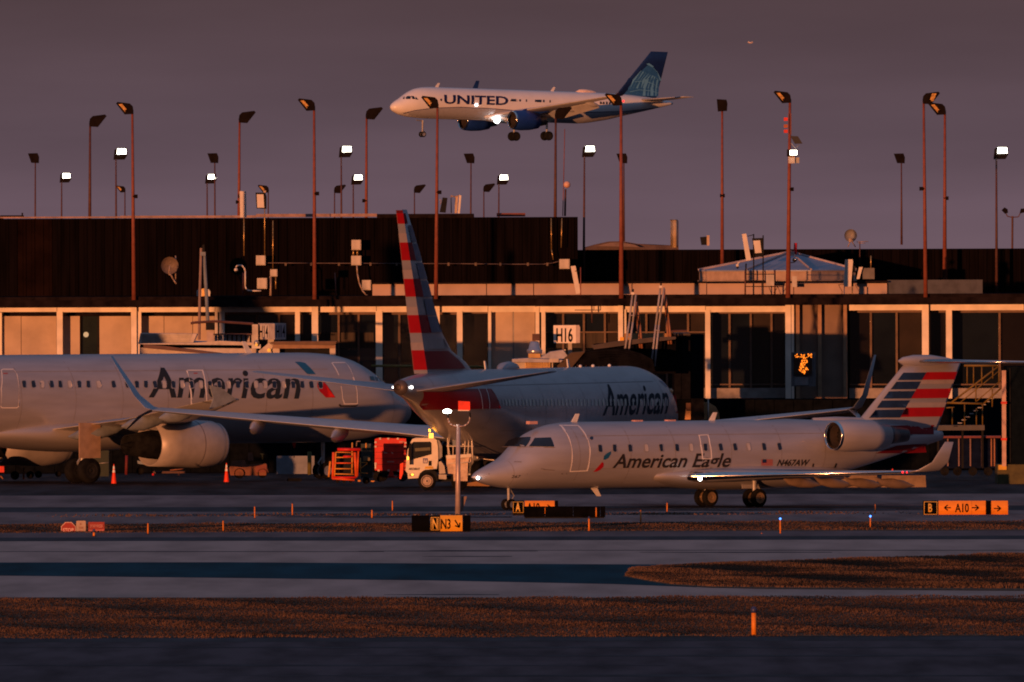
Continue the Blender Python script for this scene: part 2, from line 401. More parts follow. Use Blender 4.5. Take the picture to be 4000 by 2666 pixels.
# upper storey with ribbed cladding, panel by panel
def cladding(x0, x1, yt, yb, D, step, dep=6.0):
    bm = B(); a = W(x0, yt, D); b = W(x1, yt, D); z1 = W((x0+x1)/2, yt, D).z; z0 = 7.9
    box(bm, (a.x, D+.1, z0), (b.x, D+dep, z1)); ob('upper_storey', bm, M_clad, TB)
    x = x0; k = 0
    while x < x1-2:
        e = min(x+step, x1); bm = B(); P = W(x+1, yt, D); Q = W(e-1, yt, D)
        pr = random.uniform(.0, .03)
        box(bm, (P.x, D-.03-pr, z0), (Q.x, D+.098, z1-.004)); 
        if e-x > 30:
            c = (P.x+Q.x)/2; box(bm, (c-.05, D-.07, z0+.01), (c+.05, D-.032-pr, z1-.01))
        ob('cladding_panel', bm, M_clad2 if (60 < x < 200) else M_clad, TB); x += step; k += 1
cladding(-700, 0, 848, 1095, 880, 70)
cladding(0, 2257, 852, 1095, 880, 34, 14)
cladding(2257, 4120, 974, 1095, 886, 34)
M_lip = mat('pale_roof_lip', (.30,.20,.19), .7, n=.2)
for x0, x1, y0, y1 in [(0, 470, 847, 853), (470, 1000, 843, 852), (1000, 1472, 836, 848)]:
    tp('roof_lip', [(x0, y0, x1, y1)], 879.6, 1.0, M_lip)
tp('roof_upstand', [(1472, 836, 1850, 852)], 879.7, 12, M_deck)
tp('roof_upstand', [(0, 842, 85, 852)], 884, 4, M_deck)
tp('rooftop_duct', [(1940, 833, 2052, 846)], 886, 3, mat('red_brown_metal', (.16,.045,.035), .7))
tp('rooftop_post', [(84, 832, 90, 852)], 884, .1, M_dark)
# hazy hangar roof far behind
HG = thing('hangar', 'low far hangar roof with a shallow curve behind the right part of the concourse', 'hangar', (W(2430,990,1400).x, 1400, 0))
bm = B(); prism(bm, [(2262,1100),(2290,966),(2330,955),(2380,944),(2430,943),(2490,953),(2560,958),(2650,960),(2660,1100)], 1400, 40)
ob('shell', bm, mat('hangar_skin', (.09,.06,.06), .8), HG)
bm = B(); prism(bm, [(2330,962),(2380,950),(2430,948),(2480,957),(2500,966)], 1399, .9); ob('gable', bm, mat('hangar_gable', (.17,.12,.11), .8), HG)

# octagonal pavilion roof on the concourse
PV = thing('pavilion', 'octagonal rooftop pavilion with a low blue-grey pyramid roof and cream rim', 'pavilion', (W(3050,1095,875).x, 875, 8.6))
c = W(3040, 1095, 876); cx, cy = c.x, 879.5; R = 5.2; zt = W(3050, 987, 876).z; ze = W(3050, 1056, 876).z
M_pr = mat('slate_metal_roof', (.30,.34,.44), .5, .2, n=.12, sc=1)
oc = [Vector((cx+R*.80*math.cos(math.radians(22.5+45*i)), cy+R*math.sin(math.radians(22.5+45*i)), ze)) for i in range(8)]
for i in range(8):
    bm = B(); a, b = oc[i], oc[(i+1) % 8]; t = Vector((cx+.65, cy, zt))
    v = [bm.verts.new(p) for p in (a, b, t, a-Vector((0,0,.06)), b-Vector((0,0,.06)), t-Vector((0,0,.06)))]
    for f in ((0,1,2),(5,4,3),(0,3,4,1),(1,4,5,2),(2,5,3,0)): bm.faces.new([v[k] for k in f])
    ob('roof_panel', bm, M_pr, PV)
    bm = B(); cyl(bm, a+Vector((0,0,.03)), t+Vector((0,0,.04)), .05, n=6); ob('roof_ridge', bm, mat('pale_ridge', (.42,.34,.34), .6), PV)
    bm = B(); f = .99; A, E = [Vector((cx+(p.x-cx)*f, cy+(p.y-cy)*f, ze-.06)) for p in (a, b)]
    for z0, z1, g in ((-.42, 0, 1.0), (-.78, -.43, 1.02)):
        q = [Vector((cx+(p.x-cx)*g, cy+(p.y-cy)*g, ze-.06)) for p in (A, E)]
        k = [bm.verts.new(p+Vector((0,0,z))) for p, z in ((q[0],z0),(q[1],z0),(q[1],z1),(q[0],z1))]
        k2 = [bm.verts.new(Vector((cx+(w_.co.x-cx)*.95, cy+(w_.co.y-cy)*.95, w_.co.z))) for w_ in k]
        bm.faces.new(k); bm.faces.new(k2[::-1])
        for j in range(4): bm.faces.new((k[j], k2[j], k2[(j+1)%4], k[(j+1)%4]))
    ob('rim_panel', bm, mat('pavilion_rim', (.42,.31,.25), .8, n=.1), PV)
bm = B(); cyl(bm, W(3094,1000,877), W(3094,982,877), .12, n=8); ob('finial', bm, M_grey, PV)
# parking structure behind, mostly hidden
PG = thing('parking_garage', 'top deck of a parking structure hidden behind the concourse, carrying lamp posts', 'garage', (0, 1300, 0))
bm = B(); box(bm, (-90, 1200, 0), (90, 1760, 8.0)); ob('deck', bm, mat('garage_concrete', (.12,.11,.11), .8), PG)
# ================================================================== AIRCRAFT
class Craft:
    """local frame: x aft from the nose tip, y starboard, z up from the ground"""
    def __init__(s, name, label, O, ang, pitch, side, top, bot, wid, zc, group=None):
        s.root = thing(name, label, 'airplane', O); s.root.rotation_euler = (0, math.radians(pitch), math.radians(ang))
        s.M = Matrix.Translation(O) @ Euler((0, math.radians(pitch), math.radians(ang))).to_matrix().to_4x4()
        s.Mi = s.M.inverted(); s.sd = side
        s.top = Pchip([(x, z+zc) for x, z in top]); s.bot = Pchip([(x, z+zc) for x, z in bot]); s.wid = Pchip(wid)
        s.L = top[-1][0]; s.parts = {}
    def part(s, name, bm, m, parent=None, smooth=True, label=None):
        o = ob(name, bm, m, parent or s.root, smooth, world=False, label=label); return o
    def local(s, px, py, y):
        c = s.Mi @ Vector((0, 0, H)); p = s.Mi @ W(px, py, 1.0); d = p-c
        t = (y-c.y)/d.y; return c+d*t
    def surf(s, x, z):
        t, b, w = s.top(x), s.bot(x), s.wid(x); zc, rz = (t+b)/2, max((t-b)/2, .01)
        q = max(-.995, min(.995, (z-zc)/rz)); return w*math.sqrt(1-q*q)
    def on(s, px, py, fn=None):
        fn = fn or s.surf; y = s.sd*1.0; p = s.local(px, py, y)
        for i in range(12):
            y = .5*y+.5*s.sd*fn(p.x, p.z); p = s.local(px, py, y)
        return (p.x, p.z)
    def fuselage(s, m, seg=56):
        bm = B(); xs = [0.0]
        x = .02
        while x < 7: xs.append(x); x += .03+x*.08
        while x < s.L-14: xs.append(x); x += 1.2
        while x < s.L: xs.append(x); x += .5
        xs.append(s.L); rings = []
        for x in xs:
            t, b, w = s.top(x), s.bot(x), s.wid(x); zc, rz = (t+b)/2, max((t-b)/2, .004); w = max(w, .004)
            rings.append([bm.verts.new((x, w*math.sin(a), zc+rz*math.cos(a))) for a in [2*math.pi*i/seg for i in range(seg)]])
        for A, E in zip(rings[:-1], rings[1:]):
            for i in range(seg): bm.faces.new((A[i], A[(i+1)%seg], E[(i+1)%seg], E[i]))
        bm.faces.new(rings[0][::-1]); bm.faces.new(rings[-1])
        s.body = s.part('fuselage', bm, m); return s.body
    def decal(s, name, polys, m, parent=None, fn=None, eps=.012, dz=.14, dx=.5, px=True, smooth=True, label=None):
        """flat shapes wrapped on the visible side; polys in photo pixels, or in (x,z) when px=False"""
        fn = fn or s.surf; bm = B()
        for P in polys:
            q = [s.on(x, y, fn) for x, y in P] if px else P
            try: f = bm.faces.new([bm.verts.new((a, 0, b)) for a, b in q])
            except ValueError: continue
        bmesh.ops.triangulate(bm, faces=bm.faces)
        s._wrap(bm, fn, eps, dz, dx); return s.part(name, bm, m, parent or s.body, smooth, label)
    def _wrap(s, bm, fn, eps, dz, dx):
        if not bm.verts: return
        x0 = min(v.co.x for v in bm.verts); x1 = max(v.co.x for v in bm.verts)
        z0 = min(v.co.z for v in bm.verts); z1 = max(v.co.z for v in bm.verts)
        k = 1
        while z0+k*dz < z1:
            bmesh.ops.bisect_plane(bm, geom=bm.verts[:]+bm.edges[:]+bm.faces[:], plane_co=(0,0,z0+k*dz), plane_no=(0,0,1)); k += 1
        k = 1
        while x0+k*dx < x1:
            bmesh.ops.bisect_plane(bm, geom=bm.verts[:]+bm.edges[:]+bm.faces[:], plane_co=(x0+k*dx,0,0), plane_no=(1,0,0)); k += 1
        for v in bm.verts: v.co.y = s.sd*(fn(v.co.x, v.co.z)+eps)
    def line(s, name, pts, wpx, m, parent=None, fn=None, close=False, eps=.014):
        """painted line through photo points"""
        if close: pts = pts+[pts[0]]
        polys = []
        for (a, b), (c, d) in zip(pts[:-1], pts[1:]):
            l = math.hypot(c-a, d-b) or 1; nx, ny = -(d-b)/l*wpx/2, (c-a)/l*wpx/2; ex, ey = (c-a)/l*wpx*.4, (d-b)/l*wpx*.4
            polys.append([(a-ex+nx, b-ey+ny), (c+ex+nx, d+ey+ny), (c+ex-nx, d+ey-ny), (a-ex-nx, b-ey-ny)])
        return s.decal(name, polys, m, parent, fn, eps)
    def text(s, name, t, p0, p1, ptop, m, bold=.01, shear=0.0, eps=.013, parent=None):
        A, E, T = s.on(*p0), s.on(*p1), s.on(*ptop)
        vs, fs = text2d(t, bold); bm = B(); hx = (E[0]-A[0]); hz = E[1]-A[1]; cz = T[1]-A[1]; cx = T[0]-A[0]
        q = [bm.verts.new((A[0]+hx*(a+shear*b*.1)+cx*b, 0, A[1]+hz*a+cz*b)) for a, b in vs]
        for f in fs:
            try: bm.faces.new([q[i] for i in f])
            except ValueError: pass
        s._wrap(bm, s.surf, eps, .12, 5); return s.part(name, bm, m, parent or s.body, False)
    def foil(s, name, secs, m, parent=None, mirror=1, u0=0.0, u1=1.0, grow=0.0, n=9, label=None):
        """secs: (x_le, y, z, chord, thickness_ratio, cant) cant 0 = flat wing, 90 = upright"""
        bm = B(); rings = []
        us = [u0+(u1-u0)*(1-math.cos(math.pi*i/n))/2 for i in range(n+1)]
        for x, y, z, c, t, cant in secs:
            ca = math.radians(cant); nv = Vector((0, -math.sin(ca)*mirror, math.cos(ca))); P = Vector((x, y*mirror, z))
            def h(u): return 5*t*c*(.2969*math.sqrt(u)-.126*u-.3516*u*u+.2843*u**3-.1036*u**4)+grow
            up = [P+Vector((c*u-grow*(1 if u == 0 else 0), 0, 0))+nv*h(u) for u in us]
            dn = [P+Vector((c*u, 0, 0))-nv*h(u)*.75 for u in us[::-1]]
            rings.append([bm.verts.new(p) for p in up+dn])
        k = len(rings[0])
        for A, E in zip(rings[:-1], rings[1:]):
            for i in range(k): bm.faces.new((A[i], A[(i+1)%k], E[(i+1)%k], E[i]))
        bm.faces.new(rings[0][::-1]); bm.faces.new(rings[-1])
        bmesh.ops.remove_doubles(bm, verts=bm.verts, dist=1e-5)
        o = s.part(name, bm, m, parent, label=label); return o
    def engine(s, x, y, z, Lc, R, mc, ml, mn, noz=1.2, parent=None, pyl=None, chev=.72):
        bm = B(); lathe(bm, [(.16*R,R*.90),(.4*R,R*.985),(Lc*.35,R*1.03),(Lc*.7,R*.97),(Lc,R*chev),(Lc-.02,R*chev*.93),(Lc*.6,R*.8)], (x,y,z), 'x', 32)
        e = s.part('engine', bm, mc)
        bm = B(); lathe(bm, [(.42*R,R*.78),(.16*R,R*.80),(.03*R,R*.84),(0,R*.87),(.05*R,R*.905),(.18*R,R*.925)], (x,y,z), 'x', 32); s.part('intake_lip', bm, ml, e)
        bm = B(); lathe(bm, [(.40*R,R*.78),(1.0*R,R*.76)], (x,y,z), 'x', 32); s.part('intake_duct', bm, mat('duct_dark', (.05,.04,.035), .5), e)
        bm = B(); lathe(bm, [(.75*R,.01),(1.0*R,R*.24),(1.02*R,R*.77)], (x,y,z), 'x', 24)
        for i in range(18):
            a = 2*math.pi*i/18; p = Vector((x+.98*R, y+math.cos(a)*R*.22, z+math.sin(a)*R*.22)); q = Vector((x+.98*R, y+math.cos(a+.25)*R*.74, z+math.sin(a+.25)*R*.74))
            cyl(bm, p, q, .02*R, .05*R, 4)
        s.part('fan', bm, M_dark, e)
        bm = B(); lathe(bm, [(Lc*.8,R*.66),(Lc+.1,R*.6),(Lc+noz,R*.42),(Lc+noz-.02,R*.38),(Lc*.85,R*.42)], (x,y,z), 'x', 24); s.part('exhaust_nozzle', bm, mn, e)
        bm = B(); lathe(bm, [(Lc+.1,R*.34),(Lc+noz+.35,.01)], (x,y,z), 'x', 16); s.part('exhaust_cone', bm, mn, e)
        if pyl:
            bm = B(); k = [bm.verts.new(p) for p in pyl]; n = len(pyl)//2
            bm.faces.new(k[:n]); bm.faces.new(k[n:][::-1])
            for i in range(n): bm.faces.new((k[i], k[n+i], k[n+(i+1)%n], k[(i+1)%n]))
            s.part('pylon', bm, mc, e, smooth=False)
        return e
    def seams(s, xs, m, w_=.02, laps=()):
        for x in xs:
            n = 14; t, b = s.top(x), s.bot(x)
            q = [[(x, b+.03+(t-b-.06)*i/n), (x+w_, b+.03+(t-b-.06)*i/n), (x+w_, b+.03+(t-b-.06)*(i+1)/n), (x, b+.03+(t-b-.06)*(i+1)/n)] for i in range(n)]
            s.decal('skin_seam', q, m, eps=.009, dz=5, px=False)
        for z, x0, x1 in laps: s.decal('skin_seam', [[(x0, z), (x1, z), (x1, z+w_), (x0, z+w_)]], m, eps=.009, dz=5, dx=.8, px=False)
    def gear(s, x, y, ztop, R, wd, gap, strut=.11, door=None, rim=None, light=False):
        bm = B(); cyl(bm, (x,y,ztop), (x,y,R+.1), strut, strut*.8, 12); cyl(bm, (x,y-gap/2-wd*.3,R), (x,y+gap/2+wd*.3,R), strut*.6, n=10)
        cyl(bm, (x,y,ztop*.95), (x-.9*ztop*.5,y,ztop), strut*.5, n=8)
        cyl(bm, (x+.02,y,R+.7), (x+.28,y,R+.35), strut*.35, n=6); cyl(bm, (x+.28,y,R+.35), (x+.02,y,R), strut*.35, n=6)
        g = s.part('landing_gear', bm, M_galv, smooth=False)
        for q in (-1, 1):
            bm = B(); lathe(bm, [(-wd/2,R*.60),(-wd/2,R*.86),(-wd*.38,R*.96),(-wd*.2,R),(wd*.2,R),(wd*.38,R*.96),(wd/2,R*.86),(wd/2,R*.60)], (x,y+q*gap/2,R), 'y', 28)
            s.part('tyre', bm, M_black, g)
            bm = B(); lathe(bm, [(-wd*.42,.02),(-wd*.36,R*.2),(-wd*.44,R*.3),(-wd*.46,R*.5),(-wd*.5,R*.61),(wd*.5,R*.61),(wd*.46,R*.5),(wd*.44,R*.3),(wd*.36,R*.2),(wd*.42,.02)], (x,y+q*gap/2,R), 'y', 24)
            for i in range(8):
                a = 2*math.pi*i/8
                for e in (-1, 1): cyl(bm, (x+math.cos(a)*R*.4,y+q*gap/2+e*wd*.30,R+math.sin(a)*R*.4), (x+math.cos(a)*R*.4,y+q*gap/2+e*wd*.47,R+math.sin(a)*R*.4), R*.07, n=6)
            s.part('wheel_rim', bm, rim or M_galv, g, smooth=False)
        if door:
            bm = B(); box(bm, *door); s.part('gear_door', bm, s.mat, g, smooth=False)
        return g
    def ball(s, name, p, r, m, parent=None):
        bm = B(); bmesh.ops.create_icosphere(bm, subdivisions=2, radius=r, matrix=Matrix.Translation(p)); return s.part(name, bm, m, parent)
    def blade(s, name, x, z0, z1, sw, c, m, y=0.0):
        bm = B(); t = .03
        a = [(x,z0),(x+c,z0),(x+sw+c*.7,z1),(x+sw+c*.1,z1)]
        f = [bm.verts.new((p,y-t,q)) for p,q in a]; b = [bm.verts.new((p,y+t,q)) for p,q in a]
        bm.faces.new(f); bm.faces.new(b[::-1])
        for i in range(4): bm.faces.new((f[i],b[i],b[(i+1)%4],f[(i+1)%4]))
        return s.part(name, bm, m, smooth=False)

M_aa = mat('silver_aircraft_paint', (.395,.385,.42), .34, .25, n=.07, sc=1.6, coat=.25, stretch=(.25,1,1.6))
M_aw = mat('white_aircraft_paint', (.78,.77,.77), .35, n=.03, sc=.6, coat=.3)
M_wing = mat('wing_grey', (.42,.42,.45), .4, .1, n=.05, sc=1)
M_let = mat('dark_slate_lettering', (.022,.030,.045), .7, n=.05, spec=.08)
M_lets = mat('charcoal_lettering', (.030,.027,.030), .7, n=.05, spec=.08)
M_win = mat('cabin_window_blue_black', (.015,.022,.05), .15, n=.2, spec=.6)
M_winc = mat('cabin_window_shade', (.50,.47,.47), .5, n=.05)
M_wrim = mat('window_surround', (.38,.37,.40), .4, .3, n=.05)
M_out = mat('white_outline_paint', (.85,.80,.78), .5, n=.03)
M_rd = mat('livery_red', (.40,.008,.014), .5, n=.05, spec=.2)
M_bl = mat('livery_blue', (.012,.10,.22), .4, n=.05, coat=.2)
M_nv = mat('livery_navy', (.012,.03,.085), .4, n=.15, coat=.2)
M_gst = mat('livery_grey_stripe', (.40,.34,.34), .45, n=.05)
M_sla = mat('livery_slate_block', (.13,.15,.22), .45, n=.12)
M_cock = mat('cockpit_glass', (.012,.013,.02), .1, n=.1, spec=.7)
M_noz = mat('burnt_nozzle_metal', (.10,.10,.12), .35, .8, n=.2)
M_seam = mat('dark_seam', (.16,.14,.15), .6)
M_ubl = mat('united_blue_paint', (.008,.035,.22), .4, n=.08, coat=.2)
M_unv = mat('navy_tail_paint', (.006,.02,.10), .4, n=.08, coat=.2)
M_ulb = mat('tail_globe_blue', (.025,.12,.32), .45, n=.08)
M_ull = mat('tail_globe_line', (.11,.33,.58), .45, n=.05)
M_ugr = mat('belly_grey_paint', (.36,.37,.42), .45, n=.05)

def cabin(c, pts, w_, h_, closed=(), m=None, slant=0.0, rim=True):
    for i, (x, y) in enumerate(pts):
        a, b = w_/2, h_/2
        def rr(f, g=0):
            return [(x-a*f-slant+g*0, y-b*f*.7), (x-a*f*.6-slant, y-b*f), (x+a*f*.6-slant, y-b*f), (x+a*f-slant, y-b*f*.7),
                    (x+a*f+slant, y+b*f*.7), (x+a*f*.6+slant, y+b*f), (x-a*f*.6+slant, y+b*f), (x-a*f+slant, y+b*f*.7)]
        if rim: fr = c.decal('window_frame', [rr(1.22)], M_wrim, eps=.016, dz=.2)
        c.decal('cabin_window', [rr(1.0)], (M_winc if i in closed else (m or M_win)), eps=.020, dz=.2)

def outline(c, name, pts, wpx=3.2, m=None): return c.line(name, pts, wpx, m or M_out, close=True, eps=.015)

# ---------------------------------------------------------------- A: the regional jet in front
ctop = [(0,-.84),(.3,-.62),(.9,-.36),(1.6,-.06),(2.0,.20),(2.6,.70),(3.2,1.02),(4,1.25),(5,1.345),(16,1.345),(19,1.3),(22,1.12),(24.4,.80)]
cbot = [(0,-.84),(.3,-1.0),(.9,-1.17),(1.8,-1.3),(3,-1.345),(14.5,-1.345),(17,-1.2),(20,-.62),(22.5,-.02),(24.4,.45)]
cwid = [(0,.01),(.3,.30),(.9,.62),(1.8,.95),(3,1.22),(4.2,1.345),(16.5,1.345),(19,1.15),(22,.65),(24.4,.12)]
J = Craft('regional_jet', 'silver regional jet in front reading American Eagle, nose to the left, striped T-tail', (-1.67, 720.4, 0), 37.8, 0, -1, ctop, cbot, cwid, 2.17)
J.mat = M_aa
J.fuselage(M_aa)
bm = B()
bt = Pchip([(8.0,.75),(9.5,.78),(11,.80),(15,.78),(17.5,.80),(19.5,.9)]); 
rings = []
for i in range(25):
    x = 8.2+i*.46; k = math.sin(math.pi*i/24)**.45 if 0 < i < 24 else .02
    rings.append([bm.verts.new((x, (1.28+.22*k)*k**.25*math.sin(a)*1.02, 1.32+(.60*k+.02)*math.cos(a)-.02)) for a in [2*math.pi*j/32 for j in range(32)]])
for A, E in zip(rings[:-1], rings[1:]):
    for j in range(32): bm.faces.new((A[j], A[(j+1)%32], E[(j+1)%32], E[j]))
J.part('wing_body_fairing', bm, M_aa)
J.decal('cockpit_side_window', [[(2064,1744),(2088,1711),(2149,1709),(2155,1722),(2162,1746)]], M_cock, eps=.03, dx=.1, dz=.07)
J.decal('windshield', [[(1966,1743),(1984,1722),(2010,1710),(2070,1707),(2053,1745)]], M_cock, eps=.03, dx=.1, dz=.07)
J.line('windshield_seam', [(1960,1746),(2053,1747),(2165,1749)], 2.0, M_seam)
outline(J, 'cabin_door_outline', [(2187,1662),(2205,1684),(2222,1712),(2232,1745),(2234,1780),(2226,1843),(2293,1840),(2303,1790),(2304,1755),(2294,1715),(2277,1685),(2256,1663)], 4)
outline(J, 'hatch_outline', [(2729,1701),(2765,1699),(2772,1735),(2779,1793),(2743,1793),(2736,1740)], 3)
J.text('lettering', 'American Eagle', (2391,1828), (2846,1824), (2393,1775), M_lets, .02, .35)
J.decal('blue_eagle_mark', [[(2356,1796),(2361,1781),(2368,1772),(2387,1763),(2384,1775),(2375,1790),(2362,1797)]], M_bl)
J.decal('red_eagle_mark', [[(2317,1844),(2351,1805),(2357,1811),(2355,1825),(2345,1836),(2332,1843)]], M_rd)
J.decal('round_crest', [[(2311+7*math.cos(a), 1712+7*math.sin(a)) for a in [math.pi*i/6 for i in range(12)]]], M_nv)
zx = [806,942,1083,1232,1370,1513,1645,1777,1912,2047,2172,2312]
cabin(J, [(2000+z/2.351, 1752-(i*.6)) for i, z in enumerate(zx)]+[(3043,1745)], 13.5, 28, (3,6,10), slant=1.5)
J.text('fleet_number', '267', (1996,1868), (2029,1868), (1998,1857), M_lets, .01, 1.0)
J.text('registration', 'N467AW', (3033,1820), (3154,1820), (3037,1796), M_lets, .03, .6)
J.decal('flag_stripes', [[(2974,1796+i*4.2),(3018,1796+i*4.2),(3018,1798.2+i*4.2),(2974,1798.2+i*4.2)] for i in range(6)], M_rd)
J.decal('flag_canton', [[(2976,1795),(2994,1795),(2994,1809),(2976,1809)]], M_nv, eps=.02)
J.line('step_mark', [(3176,1814),(3171,1834)], 5, M_lets); J.line('step_mark', [(3172,1832),(3225,1830),(3262,1829)], 5, M_lets); J.line('step_mark', [(3265,1813),(3259,1829)], 5, M_lets)
for p in ([(2008,1804),(2035,1805)], [(2112,1832),(2128,1834)], [(2125,1835),(2165,1838)]): J.line('pitot_mark', p, 2.5, M_seam)
for x in (2059, 2660, 2212, 2195, 1910): J.decal('static_port', [[(x-2,1850 if x < 2500 else 1846),(x+2,1850 if x < 2500 else 1846),(x+2,1854),(x-2,1854)]], M_seam)
M_fs = mat('faint_seam', (.27,.25,.26), .5)
J.seams((1.5,4.5,7.1,9.4,12.3,14.9,17.2,20.2), M_fs, .022, ((2.95,4.8,19),(1.62,4.8,9)))
# wings
MW = M_wing
for sgn in (1, -1):
    secs = [(9.6,1.0,1.26,5.2,.13,0),(10.2,1.5,1.26,4.9,.13,0),(12.0,4.6,1.34,3.0,.10,0),(15.2,9.2,1.46,1.35,.09,0),(15.45,9.45,1.52,1.15,.09,25),(15.95,9.75,1.85,.85,.08,72),(16.5,9.90,2.66,.45,.07,78)]
    wg = J.foil('wing', secs[:4], MW, mirror=sgn)
    J.foil('slat_leading_edge', secs[:4], M_chr, wg, sgn, 0, .055, .008, 6)
    J.foil('winglet', secs[3:], M_aa, wg, sgn)
    for yy in (2.9, 4.6, 6.2, 7.8):
        xt = 9.6+5.2+(yy-1)*.18; bm = B()
        lathe(bm, [(0,.01),(.35,.10),(.9,.16),(1.5,.13),(2.1,.01)], (0,0,0), 'x', 10)
        for v in bm.verts: v.co.z = v.co.z*1.3-(.18 if v.co.x > 0 else 0)-.10*v.co.x
        bmesh.ops.translate(bm, verts=bm.verts, vec=(xt-1.5, sgn*yy, 1.26)); J.part('flap_fairing', bm, mat('fairing_shade_paint', (.20,.145,.11), .5), wg)  # aircraft paint darkened: shade under the wing put into the colour
    st = J.foil('tailplane', [(22.9,.12,5.84,2.35,.09,0),(26.0,3.6,5.80,1.0,.09,0)], M_wing, mirror=sgn)
    J.foil('tailplane_leading_edge', [(22.9,.12,5.84,2.35,.09,0),(26.0,3.6,5.80,1.0,.09,0)], M_chr, st, sgn, 0, .05, .006, 5)
bm = B(); lathe(bm, [(0,.02),(.25,.16),(.8,.25),(1.7,.25),(2.6,.13),(3.1,.02)], (22.1,0,5.86), 'x', 20); J.part('tail_bullet_fairing', bm, M_aa)
finL = Pchip([(3.2,19.0),(3.6,20.2),(6.0,22.7),(6.1,22.8)]); finT = lambda z: 24.4+(z-2.7)*.33
fsec = []
for z in (2.9,3.2,3.5,4.2,5.0,5.82):
    xl = 20.05+(z-3.5)*1.06 if z >= 3.5 else 20.05-(3.5-z)*3.0
    xt = 24.15+(z-3.0)*.46; fsec.append((xl,0,z,xt-xl,.105 if z > 3.4 else .09,90))
fin = J.foil('fin', fsec, M_aa)
def fsurf_of(secs):
    zz = [s[2] for s in secs]
    def le(z): return Pchip([(s[2], s[0]) for s in secs])(z)
    ple = Pchip([(s[2], s[0]) for s in secs]); pc = Pchip([(s[2], s[3]) for s in secs]); pt = Pchip([(s[2], s[4]) for s in secs])
    def f(x, z):
        c = pc(z); u = max(0.0, min(1.0, (x-ple(z))/c)); t = pt(z)
        return max(0, 5*t*c*(.2969*math.sqrt(u)-.126*u-.3516*u*u+.2843*u**3-.1036*u**4))
    return f, ple, pc
ff, fle, fch = fsurf_of(fsec)
def fband(c, name, ya, yb, fa, fb, m, pxref, ff, fle, fch, parent, eps=.02, both=True):
    za = c.on(pxref, ya, ff)[1]; zb = c.on(pxref, yb, ff)[1]
    q = [(fle(za)+fch(za)*fa, za), (fle(za)+fch(za)*fb, za), (fle(zb)+fch(zb)*fb, zb), (fle(zb)+fch(zb)*fa, zb)]
    q = []
    for i in range(5):
        z = za+(zb-za)*i/4; q.append((fle(z)+fch(z)*fa, z))
    for i in range(5):
        z = zb+(za-zb)*i/4; q.append((fle(z)+fch(z)*fb, z))
    o = c.decal(name, [q], m, parent, ff, eps, .5, .25, px=False)
    if both:
        c.sd *= -1; c.decal(name, [q], m, parent, ff, eps, .5, .25, px=False); c.sd *= -1
    return o
for a, b in [(1456,1485),(1491,1521),(1528,1557),(1564,1593),(1600,1631)]: fband(J, 'blue_stripe', a, b, .07, .44, M_nv, 3600, ff, fle, fch, fin)
for a, b in [(1454,1484),(1519,1556),(1592,1628)]: fband(J, 'red_stripe', a, b, .44, .985, M_rd, 3660, ff, fle, fch, fin)
for a, b in [(1485,1500),(1573,1591)]: fband(J, 'grey_stripe', a, b, .44, .985, M_gst, 3660, ff, fle, fch, fin)
M_dkrd = M_rd
J.decal('red_band', [[(3470,1664),(3560,1662),(3650,1661),(3648,1697),(3560,1697),(3500,1697)]], mat('livery_red_painted_shade', (.17,.006,.012), .5, n=.05, spec=.1), eps=.02, dx=.2)  # same livery red, darkened to paint in shade below the engine
J.decal('red_band', [[(3420,1772),(3500,1742),(3560,1737),(3622,1735),(3618,1768),(3540,1771)]], mat('livery_red_painted_shade', (.17,.006,.012), .5, n=.05, spec=.1), eps=.02, dx=.2)  # shade painted into the red here too
for sgn in (-1, 1):
    ex, ey, ez = 16.95, sgn*2.12, 2.86
    py = [(ex+.8,sgn*1.0,ez-.05),(ex+3.0,sgn*.9,ez-.05),(ex+3.0,sgn*1.52,ez-.05),(ex+.8,sgn*1.48,ez-.05),(ex+.8,sgn*1.0,ez+.12),(ex+3.0,sgn*.9,ez+.12),(ex+3.0,sgn*1.52,ez+.12),(ex+.8,sgn*1.48,ez+.12)]
    J.engine(ex, ey, ez, 2.8, .645, M_aa, M_chr, M_noz, 1.05, pyl=py, chev=.74)
# dorsal intake and tail cone
bm = B(); lathe(bm, [(0,.10),(.05,.16),(1.2,.20),(3.5,.12)], (17.6,0,3.42), 'x', 14); J.part('dorsal_fairing', bm, M_aa)
J.gear(1.9, 0, 1.0, .22, .15, .36, .07)
for sgn in (1, -1): J.gear(13.3, sgn*1.58, 1.15, .37, .24, .52, .10, door=((13.0,sgn*1.15-.02,.75),(13.8,sgn*1.15+.02,1.15)), rim=mat('brass_rim', (.45,.32,.2), .4, .6))
for x, z0 in ((5.1,3.50),(12.2,3.50)): J.blade('antenna_blade', x, z0, z0+.34, .22, .28, M_white)
J.blade('antenna_blade', 6.1, .85, .50, .3, .3, M_white)
for x in (2.9, 8.3, 10.0): 
    bm = B(); box(bm, (x,-.12,3.44),(x+.4,.12,3.56)); J.part('roof_light', bm, mat('pink_beacon', (.6,.35,.32), .5), smooth=False)
p = J.local(1868, 1868, -.35); J.ball('nose_light', (p.x-.05, -.38, p.z), .07, M_nav)
p = J.local(2714, 1880, -1.9); J.ball('landing_light', (10.15, -2.0, 1.18), .09, M_nav)
bm = B(); 
for k in (0, .22): bmesh.ops.create_icosphere(bm, subdivisions=1, radius=.05, matrix=Matrix.Translation((14.95+k,-9.1,1.45)))
J.part('wingtip_light', bm, M_redl)

